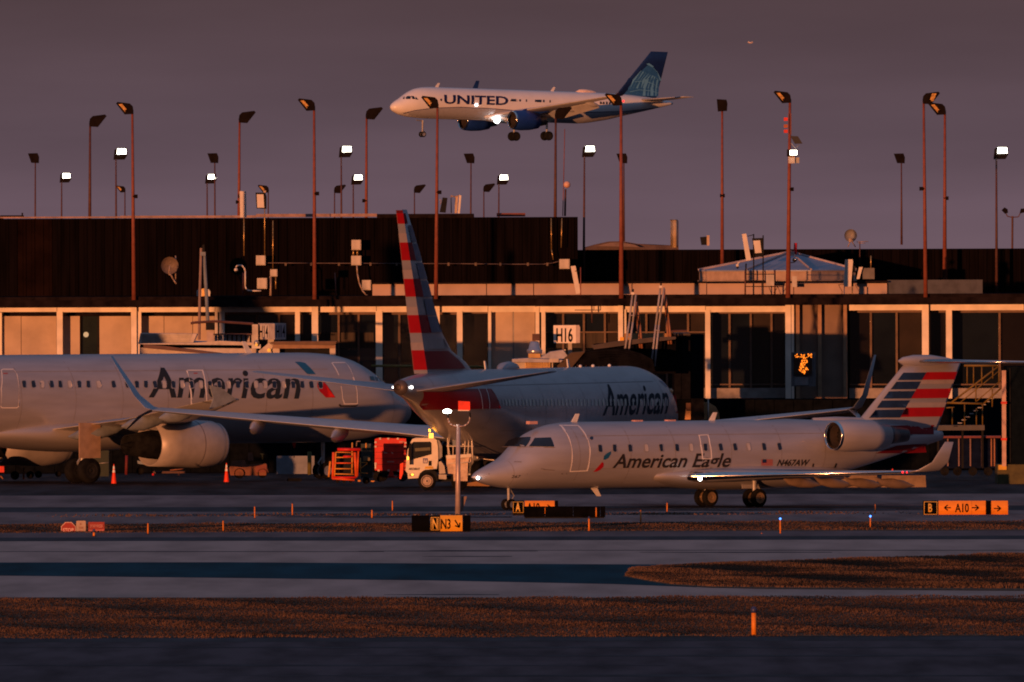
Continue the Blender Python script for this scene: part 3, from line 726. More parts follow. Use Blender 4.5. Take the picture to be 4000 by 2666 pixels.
# ---------------------------------------------------------------- B: the long narrow-body on the left
atop = [(0,-.75),(.25,-.34),(.7,.05),(1.4,.45),(2.2,.98),(3.0,1.45),(3.8,1.78),(5,2.0),(6.5,2.07),(31,2.07),(36,2.0),(40,1.75),(43,1.40),(44.3,1.2)]
abot = [(0,-.75),(.25,-1.12),(.7,-1.40),(1.5,-1.7),(3,-1.95),(5,-2.06),(6.5,-2.07),(29,-2.07),(33,-1.6),(37,-.75),(41,.1),(43,.55),(44.3,.85)]
awid = [(0,.01),(.25,.5),(.7,.85),(1.5,1.25),(3,1.70),(5,1.92),(6.5,1.975),(31,1.975),(36,1.65),(40,1.05),(43,.5),(44.3,.18)]
def airbus(c, m, engR, lean, mfair, sharklet=None, eng_m=None):
    c.mat = m; c.fuselage(m)
    # belly fairing
    bm = B(); rings = []
    for i in range(31):
        x = 13.2+i*.42; k = math.sin(math.pi*i/30)**.5 if 0 < i < 30 else .02
        rings.append([bm.verts.new((x, (1.55+.55*k)*k**.3*math.sin(a), 2.25+(.85*k+.02)*math.cos(a))) for a in [2*math.pi*j/32 for j in range(32)]])
    for A, E in zip(rings[:-1], rings[1:]):
        for j in range(32): bm.faces.new((A[j], A[(j+1)%32], E[(j+1)%32], E[j]))
    c.part('belly_fairing', bm, m)
    for sgn in (1, -1):
        dz = (lambda y: 2.45+(y-1.9)*(.17 if sharklet else .095))
        secs = [(14.6,1.2,2.40,7.6,.14,0),(15.2,1.9,2.45,7.0,.14,0),(17.6,6.4,dz(6.4),4.1,.12,0),(23.0,16.6,dz(16.6),1.65,.10,0)]
        wg = c.foil('wing', secs, M_wing, mirror=sgn)
        c.foil('slat', secs, mfair, wg, sgn, 0, .06, .01, 6)
        if sharklet:
            c.foil('sharklet', [(23.0,16.6,dz(16.6),1.65,.10,0),(23.4,17.05,dz(16.6)+.12,1.4,.1,30),(24.2,17.5,dz(16.6)+.8,1.0,.09,70),(25.2,17.75,dz(16.6)+2.4,.55,.08,80)], sharklet, wg, sgn)
        else:
            bm = B(); y = 16.65*sgn; z = dz(16.6)
            a = [(23.2,z+.02),(24.1,z+.55),(24.7,z+.66),(24.5,z+.06),(24.7,z-.40),(24.0,z-.25)]
            f = [bm.verts.new((p,y-.03,q)) for p,q in a]; b = [bm.verts.new((p,y+.03,q)) for p,q in a]
            bm.faces.new(f); bm.faces.new(b[::-1])
            for i in range(6): bm.faces.new((f[i],b[i],b[(i+1)%6],f[(i+1)%6]))
            c.part('wingtip_fence', bm, mfair, wg, smooth=False)
        for yy, ln in ((4.2,3.2),(8.6,2.6),(12.4,2.2)):
            xt = 22.2+max(0,(yy-6.4))*.245; bm = B()
            lathe(bm, [(0,.01),(.5,.16),(ln*.5,.25),(ln*.8,.17),(ln,.02)], (0,0,0), 'x', 12)
            for v in bm.verts: v.co.z = v.co.z*1.4-.12*v.co.x-.12
            bmesh.ops.translate(bm, verts=bm.verts, vec=(xt-ln*.72, sgn*yy, dz(yy)-.05)); c.part('flap_fairing', bm, mfair, wg)
        ex, ey, ez = c.ex, sgn*5.75, c.ez
        t = .18; xs = [(ex+.9,ez+engR*.8),(ex+3.6,ez+engR*.6),(ex+5.8,dz(6)-.15),(ex+4.5,dz(6)+.15),(ex+2.2,dz(6)+.10)]
        py = [(a,ey-t,b) for a,b in xs]+[(a,ey+t,b) for a,b in xs]
        c.engine(ex, ey, ez, c.el, engR, eng_m or m, M_chr if sharklet else eng_m or m, M_noz if sharklet else M_black, 1.3, pyl=py, chev=.80 if sharklet else .93)
        if sharklet:
            for (xa, ya, xb, yb) in ((21.6,2.4,21.5,6.2),(21.7,6.6,23.3,12.4)):
                bm = B(); q = [Vector((xa,sgn*ya,dz(ya)-.1)), Vector((xb,sgn*yb,dz(yb)-.08)), Vector((xb+.95,sgn*yb,dz(yb)-.75)), Vector((xa+1.2,sgn*ya,dz(ya)-1.05))]
                a_ = [bm.verts.new(v) for v in q]; b_ = [bm.verts.new(v+Vector((.06,0,.12))) for v in q]
                bm.faces.new(a_); bm.faces.new(b_[::-1])
                for i in range(4): bm.faces.new((a_[i],b_[i],b_[(i+1)%4],a_[(i+1)%4]))
                c.part('flap', bm, mfair, wg, smooth=False)
        c.foil('tailplane', [(38.2,.5,5.0,4.2,.10,0),(41.9,6.2,5.5,1.7,.09,0)], M_wing, mirror=sgn)
    # fin
    fs = []
    for z in (5.4,5.9,6.6,8,10,11.45):
        xl = 35.6+(z-5.9)*.93 if z >= 5.9 else 34.2; xt = 41.9+(z-5.9)*.28; fs.append((xl,0,z,xt-xl,.10,90))
    return fs
A = Craft('narrow_body_airliner', 'long silver airliner at left reading American, nose hidden behind the striped tail', (-4.79, 827.8, 0), 219, 0, 1, atop, abot, awid, 3.75)
A.ex, A.ez, A.el = 14.0, 1.86, 3.9
p = A.local(912, 1728, 5.75); A.ex = p.x+.95; A.ez = 1.75
M_eng = mat('cowl_grey_pink', (.36,.34,.35), .42, .1, n=.05)
fs = airbus(A, M_aa, 1.06, 0, mat('fence_paint', (.22,.25,.28), .5), None, M_eng)
A.foil('fin', fs, M_aa)
A.text('lettering', 'American', (578,1551), (1168,1556), (579,1437), M_let, .016)
A.decal('blue_eagle_mark', [[(1153,1414),(1172,1414),(1191,1418),(1213,1438),(1232,1463),(1200,1462),(1178,1440)]], M_bl)
A.decal('red_eagle_mark', [[(1238,1492),(1259,1490),(1272,1500),(1290,1525),(1308,1554),(1272,1554),(1250,1530),(1238,1512)]], M_rd)
wx = [93,129,165,200,235,273,308,345,386,442,497]+[497+35.9*i for i in range(1,22)]
cabin(A, [(x, 1501+(x-93)*.002) for x in wx], 14, 27, (2,5,8,14,16,18,21,24,25,27), slant=1.2)
cabin(A, [(x, 1501) for x in (-40,-76,-112,-148,-184,-220)], 14, 27, (1,), slant=1.2)
outline(A, 'door_outline', [(5,1447),(12,1443),(52,1443),(66,1462),(73,1520),(71,1590),(64,1594),(8,1594),(3,1588),(4,1520)], 3.4)
outline(A, 'door_outline', [(729,1449),(733,1447),(790,1447),(797,1470),(803,1510),(806,1560),(806,1578),(748,1580),(746,1560),(742,1510),(738,1475)], 3.4)
outline(A, 'door_outline', [(1296,1419),(1300,1417),(1348,1417),(1360,1430),(1380,1475),(1392,1520),(1397,1560),(1396,1578),(1345,1579),(1338,1560),(1333,1510),(1322,1465)], 3.4)
for a, b, y in ((740,806,1587),(1325,1396,1586)): A.line('door_sill', [(a,y-4),(a+6,y+1),(b-6,y+1),(b,y-4)], 5.5, M_lets)
A.decal('cockpit_side_window', [[(1462,1472),(1476,1468),(1492,1482),(1496,1490),(1470,1488)]], mat('cockpit_glass_blue', (.02,.07,.11), .15, spec=.6), eps=.02)
A.decal('cockpit_side_window', [[(1440,1470),(1458,1471),(1464,1488),(1446,1486)]], mat('cockpit_glass_blue', (.02,.07,.11), .15, spec=.6), eps=.02)
A.decal('door_notice', [[(14,1458),(30,1458),(30,1461),(14,1461)],[(755,1457),(771,1457),(771,1460),(755,1460)]], M_rd)
A.seams((2.0,7.2,9.9,13.1,15.6,18.2,20.9,24.0,27.2), M_fs, .026, ((5.05,6,28),(3.05,6,14)))
A.gear(5.07, 0, 2.0, .38, .22, .5, .10)
for sgn in (1, -1):
    A.gear(21.97, sgn*3.8, 2.5, .585, .42, .93, .15, rim=M_dark)
bm = B(); p = A.local(365, 1665, 4.2); box(bm, (21.4,4.35,1.15),(22.6,4.41,2.75)); A.part('gear_door', bm, mat('gear_door_shade_tan', (.34,.23,.16), .6), smooth=False)  # door colour carries painted part shade and warm light
A.blade('antenna_blade', 9.2, 5.80, 6.35, .35, .35, M_white)
for a, b in (((1216-60,1290),),) if False else (): pass
A.line('cowl_seam', [(775,1657),(782,1720),(776,1790)], 1.2, M_seam) if False else None
bm = B(); lathe(bm, [(0,1.09*1.0),(.05,1.095)], (A.ex+1.45,5.75,A.ez), 'x', 32); A.part('cowl_seam', bm, M_seam)

# ---------------------------------------------------------------- C: the twin jet seen from behind
btop = [(0,-.6),(.3,-.2),(1,.25),(2,.8),(2.8,1.4),(3.8,1.8),(5.5,2.0),(29,2.0),(34,1.93),(37,1.78),(38.6,1.62)]
bbot = [(0,-.6),(.3,-.95),(1,-1.3),(2.5,-1.7),(5,-1.95),(7,-2.0),(25,-2.0),(29,-1.35),(33,-.35),(36.5,.55),(38.6,.96)]
bwid = [(0,.01),(.3,.5),(1,.95),(2.2,1.45),(4,1.80),(5.5,1.88),(27,1.88),(31,1.62),(35,1.02),(37.5,.50),(38.6,.33)]
ang = 252.5; ax = Vector((math.cos(math.radians(ang)), math.sin(math.radians(ang)), 0))
tail = W(1565, 1512, 776); nose = Vector((tail.x, 776, 0))-ax*38.6
N = Craft('twin_jet_airliner', 'silver airliner seen from behind with tall red and white striped tail fin', (nose.x, nose.y, 0), ang, 0, 1, btop, bbot, bwid, 3.25)
N.mat = M_aa; N.fuselage(M_aa)
bm = B(); lathe(bm, [(0,.335),(.06,.33),(.07,.01)], (38.58,0,4.54), 'x', 24); N.part('exhaust_cap', bm, mat('dark_exhaust_metal', (.09,.075,.08), .5, .5))
bm = B(); lathe(bm, [(0,.13),(.03,.125),(-.3,.01)], (38.67,-.10,4.56), 'x', 16); N.part('exhaust_opening', bm, M_black)
for yy, r in ((-.42,.07),(.42,.09)): N.ball('tail_light', (38.35, yy, 4.55), r*.7, M_nav)
tdir = 25.0
for sgn in (1, -1):
    wy = 16.2 if sgn > 0 else 15.8
    secs = [(13.4,1.2,1.95,8.6,.15,0),(14.2,1.88,2.0,7.6,.15,0),(17.2,5.8,2.42,4.5,.14,0),(23.7,wy,3.44,1.75,.14,0)]
    wg = N.foil('wing', secs, mat('wing_blue_grey', (.48,.50,.54), .45, n=.05), mirror=sgn)
    N.foil('winglet', [(23.7,wy,3.44,1.6,.09,0),(24.1,wy+.35,3.57,1.35,.09,35),(24.7,wy+.8,4.1,.9,.07,64),(26.1,wy+1.6,5.85,.35,.06,68)], mat('winglet_paint', (.42,.47,.54), .45, n=.05), wg, sgn)
    N.foil('winglet_strake', [(24.6,wy+.15,3.45,.9,.09,0),(25.1,wy+.55,3.2,.7,.09,-40),(25.9,wy+1.0,2.6,.25,.08,-60)], M_aa, wg, sgn)
    for yy, ln in ((4.4,3.2),(8.2,2.6),(11.6,2.2)):
        xt = 21.6+max(0,(yy-5.8))*.36; bm = B()
        lathe(bm, [(0,.01),(.5,.16),(ln*.5,.24),(ln*.8,.17),(ln,.02)], (0,0,0), 'x', 12)
        for v in bm.verts: v.co.z = v.co.z*1.6-.14*v.co.x-.1
        bmesh.ops.translate(bm, verts=bm.verts, vec=(xt-ln*.7, sgn*yy, 2.42+(yy-5.8)*.098)); N.part('flap_fairing', bm, M_aa, wg)
    ex, ey, ez = 12.2, sgn*4.85, 1.45
    xs = [(ex+.9,ez+.8),(ex+3.4,ez+.6),(ex+5.6,2.1),(ex+4.5,2.45),(ex+2.0,2.3)]
    N.engine(ex, ey, ez, 3.4, .95, M_aa, M_chr, M_noz, 1.1, pyl=[(a,ey-.18,b) for a,b in xs]+[(a,ey+.18,b) for a,b in xs], chev=.82)
    N.foil('tailplane', [(33.8,.45,4.38,3.9,.09,0),(37.6,6.75,5.22,1.35,.08,0)], mat('tailplane_grey', (.46,.46,.50), .4, n=.05), mirror=sgn)
fsn = []
for z, xl in ((4.7,27.0),(5.15,28.3),(5.6,29.4),(6.1,31.4),(6.9,32.8),(9.5,35.1),(12.25,37.65)):
    xt = 35.05+(z-5.1)*.465
    fsn.append((xl,0,z,xt-xl,.10 if z > 6.5 else .075,90))
finb = N.foil('fin', fsn, M_aa, u1=.74 if False else 1.0)
ff2, fle2, fch2 = fsurf_of(fsn)
# rudder: its own panel, turned a little to the left
def rud(z):
    xl, c = fle2(z), fch2(z); xh = xl+c-.04; xt = xh+.32+.34*(12.25-z)/7.1; return xh, xt
bm = B(); rings = []; zs = [5.12+i*(12.2-5.12)/14 for i in range(15)]
TH = math.radians(32)
def rpt(z, f, sgn_):
    xh, xt = rud(z); c = xt-xh; hw = .03+.05*(12.25-z)/7.1
    d = c*f; y = -math.sin(TH)*d+sgn_*hw*(1-f); return Vector((xh+math.cos(TH)*d+.02, y, z))
for z in zs:
    rings.append([bm.verts.new(rpt(z, f, k)) for f, k in ((0,1.15),(.5,1.1),(1,1),(1,-1),(.5,-1.1),(0,-1.15))])
for Aq, E in zip(rings[:-1], rings[1:]):
    for j in range(6): bm.faces.new((Aq[j], Aq[(j+1)%6], E[(j+1)%6], E[j]))
bm.faces.new(rings[0][::-1]); bm.faces.new(rings[-1])
rd = N.part('rudder', bm, M_aa, smooth=False)
def zpx(y): return N.on(1600, y, ff2)[1]
for ya, yb, m in [(822,834,mat('maroon', (.18,.012,.02), .4)),(834,875,M_rd),(948,1018,M_rd),(1090,1160,M_rd),(1232,1302,M_rd),(1370,1447,M_rd),
                  (912,948,M_gst),(1055,1090,M_gst),(1200,1232,M_gst),(1340,1370,M_gst)]:
    za, zb = zpx(ya), zpx(yb); bm = B()
    for k in (1, -1):
        q = [bm.verts.new(rpt(z, f, k)+Vector((.012,.012*k,0))) for z, f in ((za,.0),(za,.995),(zb,.995),(zb,.0))]
        bm.faces.new(q)
    N.part('rudder_stripe', bm, m, rd, smooth=False)
def fb(name, a, b, f0, f1, m):
    za, zb = zpx(a), zpx(b); q = []
    for i in range(5):
        z = za+(zb-za)*i/4; q.append((fle2(z)+fch2(z)*f0, z))
    for i in range(5):
        z = zb+(za-zb)*i/4; q.append((min(fle2(z)+fch2(z)*f1, rud(z)[0]), z))
    N.decal(name, [q], m, finb, ff2, .015, .5, .25, px=False)
for a, b in [(880,946),(952,1019),(1028,1090),(1098,1161),(1169,1232),(1240,1300)]: fb('slate_block', a, b, .05, .58, M_sla)
for a, b in [(834,875),(948,1018),(1090,1160),(1232,1302)]: fb('red_stripe', a, b, .58, 1, mat('livery_red_in_shade', (.26,.008,.018), .4, n=.05))  # livery red darkened: the fin's shade is painted into these stripes
fb('red_stripe', 1374, 1445, .22, 1, mat('livery_red_in_shade', (.26,.008,.018), .4, n=.05))  # fin shade painted into the red, as above
for a, b in [(1325,1366)]: fb('grey_stripe', a, b, .12, 1, M_gst)
N.decal('red_tail_patch', [[(1650,1530),(1700,1524),(1790,1521),(1860,1519),(1916,1519),(1930,1545),(1942,1572),(1955,1597),(1880,1598),(1780,1600),(1700,1602),(1650,1603),(1640,1570)]], mat('livery_red_in_shade', (.26,.008,.018), .4, n=.05), eps=.035, dx=.25, dz=.1)  # same livery red with the tail's shade painted into its colour
N.line('door_outline', [(1866,1520),(1876,1550),(1881,1575),(1882,1598)], 2.2, M_out, eps=.045); N.line('door_outline', [(1896,1520),(1905,1550),(1909,1575),(1909,1598)], 2.2, M_out, eps=.045)
N.text('lettering', 'American', (2354,1622), (2604,1614), (2352,1503), M_let, .014)
N.decal('red_eagle_mark', [[(2622,1550),(2636,1540),(2640,1555),(2645,1612),(2634,1614),(2628,1590)]], M_rd)
N.decal('blue_eagle_mark', [[(2572,1487),(2580,1488),(2602,1512),(2596,1513)]], M_bl)
wl = mat('window_pale_edge', (.60,.58,.52), .5)
for i in range(46):
    x = 1962+(2604-1962)*(i/45)**1.04; w_ = 6.2-i*.05
    N.decal('cabin_window', [[(x-w_*.6,1560),(x+w_*.3,1560),(x+w_*.8,1586),(x-w_*.1,1586)]], wl if i % 5 else M_winc, eps=.02)
N.seams((5.5,8.5,11.5,14.5,17.5,20.5,23.5,26.5,30.6,33.5,36.2), M_fs, .03, ((4.55,6,31),(2.55,6,29)))
N.gear(4.3, 0, 1.6, .34, .2, .4, .08)
for sgn in (1, -1): N.gear(19.9, sgn*2.86, 2.0, .56, .4, .85, .13)
bm = B(); lathe(bm, [(0,.02),(.3,.28),(1.0,.36),(1.9,.30),(2.6,.03)], (22.0,0,5.22), 'x', 20); N.part('satcom_dome', bm, M_aa)
for x in (26.2, 14.0): N.blade('antenna_blade', x, 5.2, 5.62, .25, .25, M_white)
for x in (8.0, 10.5, 12.4): N.ball('roof_fitting', (x, 0, 5.28), .08, M_white)
N.ball('beacon_reflection', (3.6, 1.55, 4.1), .10, mat('warm_reflection', (.8,.4,.2), .2))  # solid warm ball put in for a beacon's reflection

# ---------------------------------------------------------------- D: the airliner landing
U = Craft('landing_airliner', 'white and blue airliner reading UNITED on approach in the sky with gear down', (-15.76, 2322, 26.6), 34, 1.5, -1, atop, abot, awid, 3.75)
U.ex, U.ez, U.el = 15.1, 1.72, 4.0
fsu = airbus(U, M_aw, 1.28, 0, M_wing, M_unv, M_ubl)
finu = U.foil('fin', fsu, M_unv)
ff3, fle3, fch3 = fsurf_of(fsu)
U.decal('globe_field', [[(2532,250),(2550,262),(2566,280),(2580,315),(2570,378),(2500,376),(2440,371),(2452,350),(2478,315),(2505,280)]], M_ulb, finu, ff3, .02, .8, .8)
for k in range(8): U.line('globe_line', [(2452+k*16,374),(2459+k*15,345),(2478+k*13,312),(2506+k*9,278+k*4)], 3.6, M_ull, finu, ff3, eps=.04)
for k in range(2): U.line('globe_line', [(2458+k*28,360-k*40),(2500+k*20,352-k*34),(2545+k*8,356-k*26),(2570,364-k*20)], 2.4, M_ull, finu, ff3, eps=.045)
U.line('globe_rim', [(2532,250),(2550,262),(2566,280),(2581,315)], 3.0, M_ull, finu, ff3, eps=.045)
U.text('lettering', 'UNITED', (1737,405), (1987,411), (1737,371), mat('navy_lettering', (.012,.02,.10), .6, spec=.1), .03)
gl = [(1560,446),(1620,432),(1700,423),(1800,420),(1900,424),(2000,432),(2100,440),(2300,440),(2450,436),(2560,424)]
pl = [U.on(x, y) for x, y in gl]
strip = []
for (a, b), (c_, d_) in zip(pl[:-1], pl[1:]): strip.append([(a, b), (c_, d_), (c_, U.bot(c_)+.05), (a, U.bot(a)+.05)])
U.decal('grey_belly_paint', strip, M_ugr, eps=.02, px=False, dx=.6)
U.line('belly_cheat_line', gl, 2.6, mat('navy_line', (.06,.07,.16), .5), eps=.03)
cabin(U, [(x, 392+(x-1990)*.030) for x in [2000+11.5*i for i in range(17)]+[2257+11.5*i for i in range(12)]], 5, 10, (2,7,19), rim=False)
cabin(U, [(1716,391),(1725,391)], 5, 10, rim=False)
U.decal('cockpit_side_window', [[(1586,380),(1594,376),(1604,376),(1606,388),(1588,388)]], M_cock, eps=.03)
U.decal('cockpit_side_window', [[(1609,376),(1619,376),(1622,388),(1611,388)]], M_cock, eps=.03)
U.decal('cockpit_side_window', [[(1623,378),(1630,380),(1636,391),(1626,389)]], M_cock, eps=.03)
U.decal('windshield', [[(1570,388),(1577,380),(1583,378),(1583,388)]], M_cock, eps=.03)
U.gear(5.07, 0, 2.2, .38, .22, .5, .13)
for sgn in (1, -1): U.gear(21.97, sgn*3.8, 2.4, .60, .45, .95, .15, rim=M_dark)
# gear hangs lower in flight
for o in [x for x in C.objects if x.parent == U.root and x.name.startswith('landing_gear')]: o.location.z -= .75
for x in (6.9, 25.0): U.blade('antenna_blade', x, 5.80, 6.35, .4, .5, M_white)
bm = B(); lathe(bm, [(0,.02),(.5,.30),(1.4,.36),(2.4,.28),(3.2,.03)], (29.0,0,5.85), 'x', 16); U.part('satcom_dome', bm, mat('dome_paint', (.8,.62,.52), .5))
for px, py, y, r, m in ((1944,471,-1.9,.42,M_nav),(1861,411,-2.02,.16,M_nav),(2440,396,-17.6,.15,M_redl)):
    p = U.local(px, py, y); U.ball('landing_light' if m is M_nav else 'wingtip_light', (p.x, p.y, p.z), r, m)
# ================================================================== LAMP POSTS
M_rust = mat('rust_red_pole_paint', (.21,.06,.04), .6, n=.12, sc=4)
M_rustd = mat('dark_brown_pole_paint', (.085,.035,.03), .6, n=.15, sc=4)
M_hous = mat('lamp_housing', (.012,.009,.009), .6, n=.15)
M_lens = mat('amber_lamp_lens', (.50,.27,.06), .3, n=.35, sc=9, spec=.6)
L_hd = [(4,20),(1,2),(-10,-9),(-58,-15),(-64,-9),(-30,34),(2,32)]          # head leaning left of the pole top, in px
L_lens = [(-54,-6),(-40,-7),(-17,20),(-28,24)]
def lamp_post(x0, y0, xb, yb, D, kind, label, rust=True, group=None, sc=1.0, wpx=15, knob=None, lens=None):
    """x0,y0 pole top, xb,yb base in photo pixels"""
    b = W(xb, yb, D); t = thing('lamp_post', label, 'lamp post', b, group)
    s = F/D; bm = B(); cyl(bm, b, W(x0, y0, D), wpx/s/2*1.15, wpx/s/2*.62, 12); 
    ob('pole', bm, M_rust if rust else M_rustd, t, True)
    if knob:
        bm = B(); k = W(*knob, D); cyl(bm, k+Vector((-.12,0,0)), k+Vector((.12,0,0)), .09, n=8); ob('pole_box', bm, M_hous, t)
    fl = -1 if kind in ('right', 'rightlens') else 1; dep = 34*sc/s
    if kind == 'back':
        bm = B(); prism(bm, [(x0-20*sc,y0-38*sc),(x0+16*sc,y0-36*sc),(x0+20*sc,y0-22*sc),(x0+18*sc,y0+6*sc),(x0-16*sc,y0+8*sc)], D-dep*.5, dep); hd = ob('lamp_head', bm, M_hous, t)
    elif kind == 'corner':
        bm = B(); prism(bm, [(x0-29*sc,y0-36*sc),(x0+8*sc,y0-37*sc),(x0+14*sc,y0-22*sc),(x0+13*sc,y0+2*sc),(x0-16*sc,y0+1*sc)], D-dep*.5, dep); hd = ob('lamp_head', bm, M_hous, t)
        bm = B(); prism(bm, [(x0-14*sc,y0-6*sc),(x0+8*sc,y0-5*sc),(x0+8*sc,y0+1*sc),(x0-11*sc,y0+0*sc)], D-dep*.5-.03, .05); ob('lamp_face', bm, M_rust, t) if False else bm.free()
    elif kind == 'lit':
        bm = B(); prism(bm, [(x0-6*sc,y0-36*sc),(x0+6*sc,y0-44*sc),(x0+42*sc,y0-44*sc),(x0+44*sc,y0-14*sc),(x0+34*sc,y0+2*sc),(x0-10*sc,y0+3*sc)], D, dep); hd = ob('lamp_head', bm, M_hous, t)
        bm = B(); prism(bm, [(x0+6*sc,y0-41*sc),(x0+39*sc,y0-41*sc),(x0+41*sc,y0-20*sc),(x0+4*sc,y0-19*sc)], D-.06, .10); ob('lit_panel', bm, M_lamp, hd)
    else:
        bm = B(); prism(bm, [(x0+fl*a*sc, y0+(b_-18)*sc) for a, b_ in L_hd], D-dep*.5, dep); hd = ob('lamp_head', bm, M_hous, t)
        bm = B(); cyl(bm, W(x0, y0, D), W(x0-fl*5*sc, y0-14*sc, D), 4*sc/s, n=8); ob('bracket', bm, M_hous, hd)
        if kind in ('left', 'rightlens'):
            pl = L_lens if kind == 'left' else [(-50,-8),(-33,-8),(-22,22),(-38,22)]
            bm = B(); prism(bm, [(x0+fl*a*sc, y0+(b_-18)*sc) for a, b_ in pl], D-dep*.5-.02, .03); ob('lens', bm, M_lens, hd)
            bm = B(); prism(bm, [(x0+fl*a*sc, y0+(b_-18)*sc) for a, b_ in [(-26,24),(-17,20),(-22,14),(-30,18)]], D-dep*.5-.035, .03); ob('sensor', bm, M_hous, hd)
    return t
G1 = 'tall rust red lamp posts along the concourse front'
DP = 858.85
lamp_post(517,432,523,1184,DP,'left','tall rust red lamp post on the front column above the left airliner, head tipped left',group=G1,knob=(528,768))
lamp_post(1227,418,1229,1184,DP,'left','tall rust red lamp post left of the striped tail fin, rising from the concourse front',group=G1,knob=(1237,757))
lamp_post(1709,408,1703,1183,DP,'left','tall rust red lamp post just right of the tail fin, head covering the landing plane',group=G1,knob=(1715,752))
lamp_post(2426,398,2427,1181,DP,'left','tall rust red lamp post whose head overlaps the landing plane near its tail',group=G1,wpx=17)
P5 = lamp_post(3086,388,3078,1180,DP,'left','tall rust red lamp post hung with red beacons, solar panel and a lit floodlight',group=G1,wpx=17,knob=(3091,740))
lamp_post(3608,392,3616,1176,DP,'rightlens','tallest rust red lamp post at right, head tipped right with amber lens',group=G1,knob=(3601,738))
# fittings of the hung post
for y, m in ((465,M_red),(492,mat('copper_lamp', (.4,.12,.05), .3, .6)),(512,M_red)):
    bm = B(); pbox(bm, 3062, y-5, 3077, y+8, DP, .25); ob('beacon', bm, m, P5)
bm = B(); ptube(bm, [(3080,445),(3080,525),(3090,525),(3090,445)], DP-.15, 3, 6); ob('beacon_bracket', bm, M_rust, P5)
bm = B(); prism(bm, [(3087,532),(3117,533),(3135,562),(3105,563)], DP-.5, .06); ob('solar_panel', bm, mat('solar_cells', (.01,.012,.02), .3, spec=.6), P5)
bm = B(); ptube(bm, [(3090,560),(3106,580),(3122,566)], DP-.3, 2.5, 6); ob('panel_bracket', bm, M_galv, P5)
bm = B(); pbox(bm, 3074, 585, 3115, 612, DP-.4, .3); h = ob('floodlight', bm, M_hous, P5)
bm = B(); pbox(bm, 3086, 588, 3113, 606, DP-.48, .07); ob('lit_panel', bm, M_lamp, h)
bm = B(); pbox(bm, 3080, 611, 3105, 639, DP-.35, .4); ob('equipment_box', bm, M_tan, P5)
bm = B(); pbox(bm, 3106, 616, 3122, 638, DP-.2, .4); ob('equipment_box', bm, M_grey, P5)
G2 = 'dark brown lamp posts behind the concourse roof'
lamp_post(352,481,350,1010,930,'right','dark lamp post with head tipped right, second tall one from the left edge',False,G2,1.0,13)
lamp_post(936,466,932,1010,930,'right','dark red lamp post rising behind the white antenna panel, head tipped right',True,G2,.98,13,knob=(930,790))
lamp_post(1432,452,1430,1010,930,'right','dark red lamp post beside a small lit floodlight, left of the landing plane nose',True,G2,1.0,13,knob=(1424,785))
lamp_post(2171,450,2168,1010,930,'right','dark lamp post standing in front of the landing plane wheels, head tipped right',False,G2,1.0,13)
lamp_post(2821,428,2821,1045,884,'back','red brown lamp post with square head seen from behind, right of the landing plane',True,G2,1.05,13,knob=(2822,765))
lamp_post(3691,434,3690,1093,884,'left','rust red lamp post close to the right of the tallest one, dark head tipped left',True,G2,1.0,15,knob=(3696,775))
G3 = 'small far lamp posts on the parking deck'
lamp_post(138,636,137,1070,1300,'corner','small far lamp post nearest the left edge of the picture',False,G3,1.0,8)
lamp_post(839,636,840,1070,1300,'corner','small far lamp post just left of the antenna panels, above a lit lamp',False,G3,1.0,8)
lamp_post(1840,637,1838,1070,1300,'corner','small far lamp post under the landing plane nose gear',False,G3,1.0,8)
lamp_post(2437,637,2437,944,884,'corner','small dark lamp head half hidden behind a tall rust post under the landing tail',False,G3,1.0,8)
lamp_post(3521,637,3522,957,898,'corner','thin dark lamp post standing alone between the pavilion and the tallest post',False,G3,1.0,8)
G4 = 'lowest lamp heads on the far parking deck'
lamp_post(488,744,488,1050,1700,'left','low far lamp head tipped left beside the second tall post from the left',False,G4,.56,7)
lamp_post(1048,744,1047,1050,1700,'left','low far lamp head behind the framed antenna panel',False,G4,.65,7)
lamp_post(1307,745,1306,1050,1700,'right','low far lamp post tipped right directly under a high lit floodlight',False,G4,.70,7)
lamp_post(1619,744,1619,1050,1700,'right','low far lamp post tipped right just left of the tail fin lamp post',False,G4,.70,7)
lamp_post(1890,740,1890,1050,1700,'right','low far lamp post tipped right beside the lit floodlight under the landing plane',False,G4,.70,7)
G5 = 'lit floodlights on posts'
lamp_post(241,712,240,1050,1700,'lit','lit white floodlight nearest the left edge',False,G5,.82,8)
lamp_post(453,622,454,1070,1300,'lit','lit white floodlight just left of the leftmost tall rust post',False,G5,.98,9)
lamp_post(809,716,810,1050,1700,'lit','lit white floodlight low, beside the pole left of the white antenna panel',False,G5,.82,8)
lamp_post(1333,613,1334,1070,1300,'lit','lit white floodlight high, between the tail fin post and its left neighbour',False,G5,.98,9)
lamp_post(1380,720,1380,1050,1700,'lit','lit white floodlight low, directly left of a dark red post',False,G5,.86,8)
lamp_post(1949,720,1947,1050,1700,'lit','lit white floodlight low under the belly of the landing plane',False,G5,.86,8)
lamp_post(2283,612,2280,1093,884,'lit','lit white floodlight on a brown post behind the corner of the dark upper storey',False,G5,.98,10)
lamp_post(3892,620,3893,1160,884,'lit','lit white floodlight nearest the right edge',False,G5,1.05,11)
t = thing('lamp_post', 'twin headed dark lamp post at the right edge with curved arms', 'lamp post', W(3954,965,930)-Vector((0,0,1.5)))
bm = B(); ptube(bm, [(3954,1000),(3955,845)], 930, 8); ob('pole', bm, M_rustd, t)
bm = B(); ptube(bm, [(3928,830),(3935,846),(3955,850),(3978,848),(3986,832)], 930, 4, 6); ob('arm', bm, M_rustd, t)
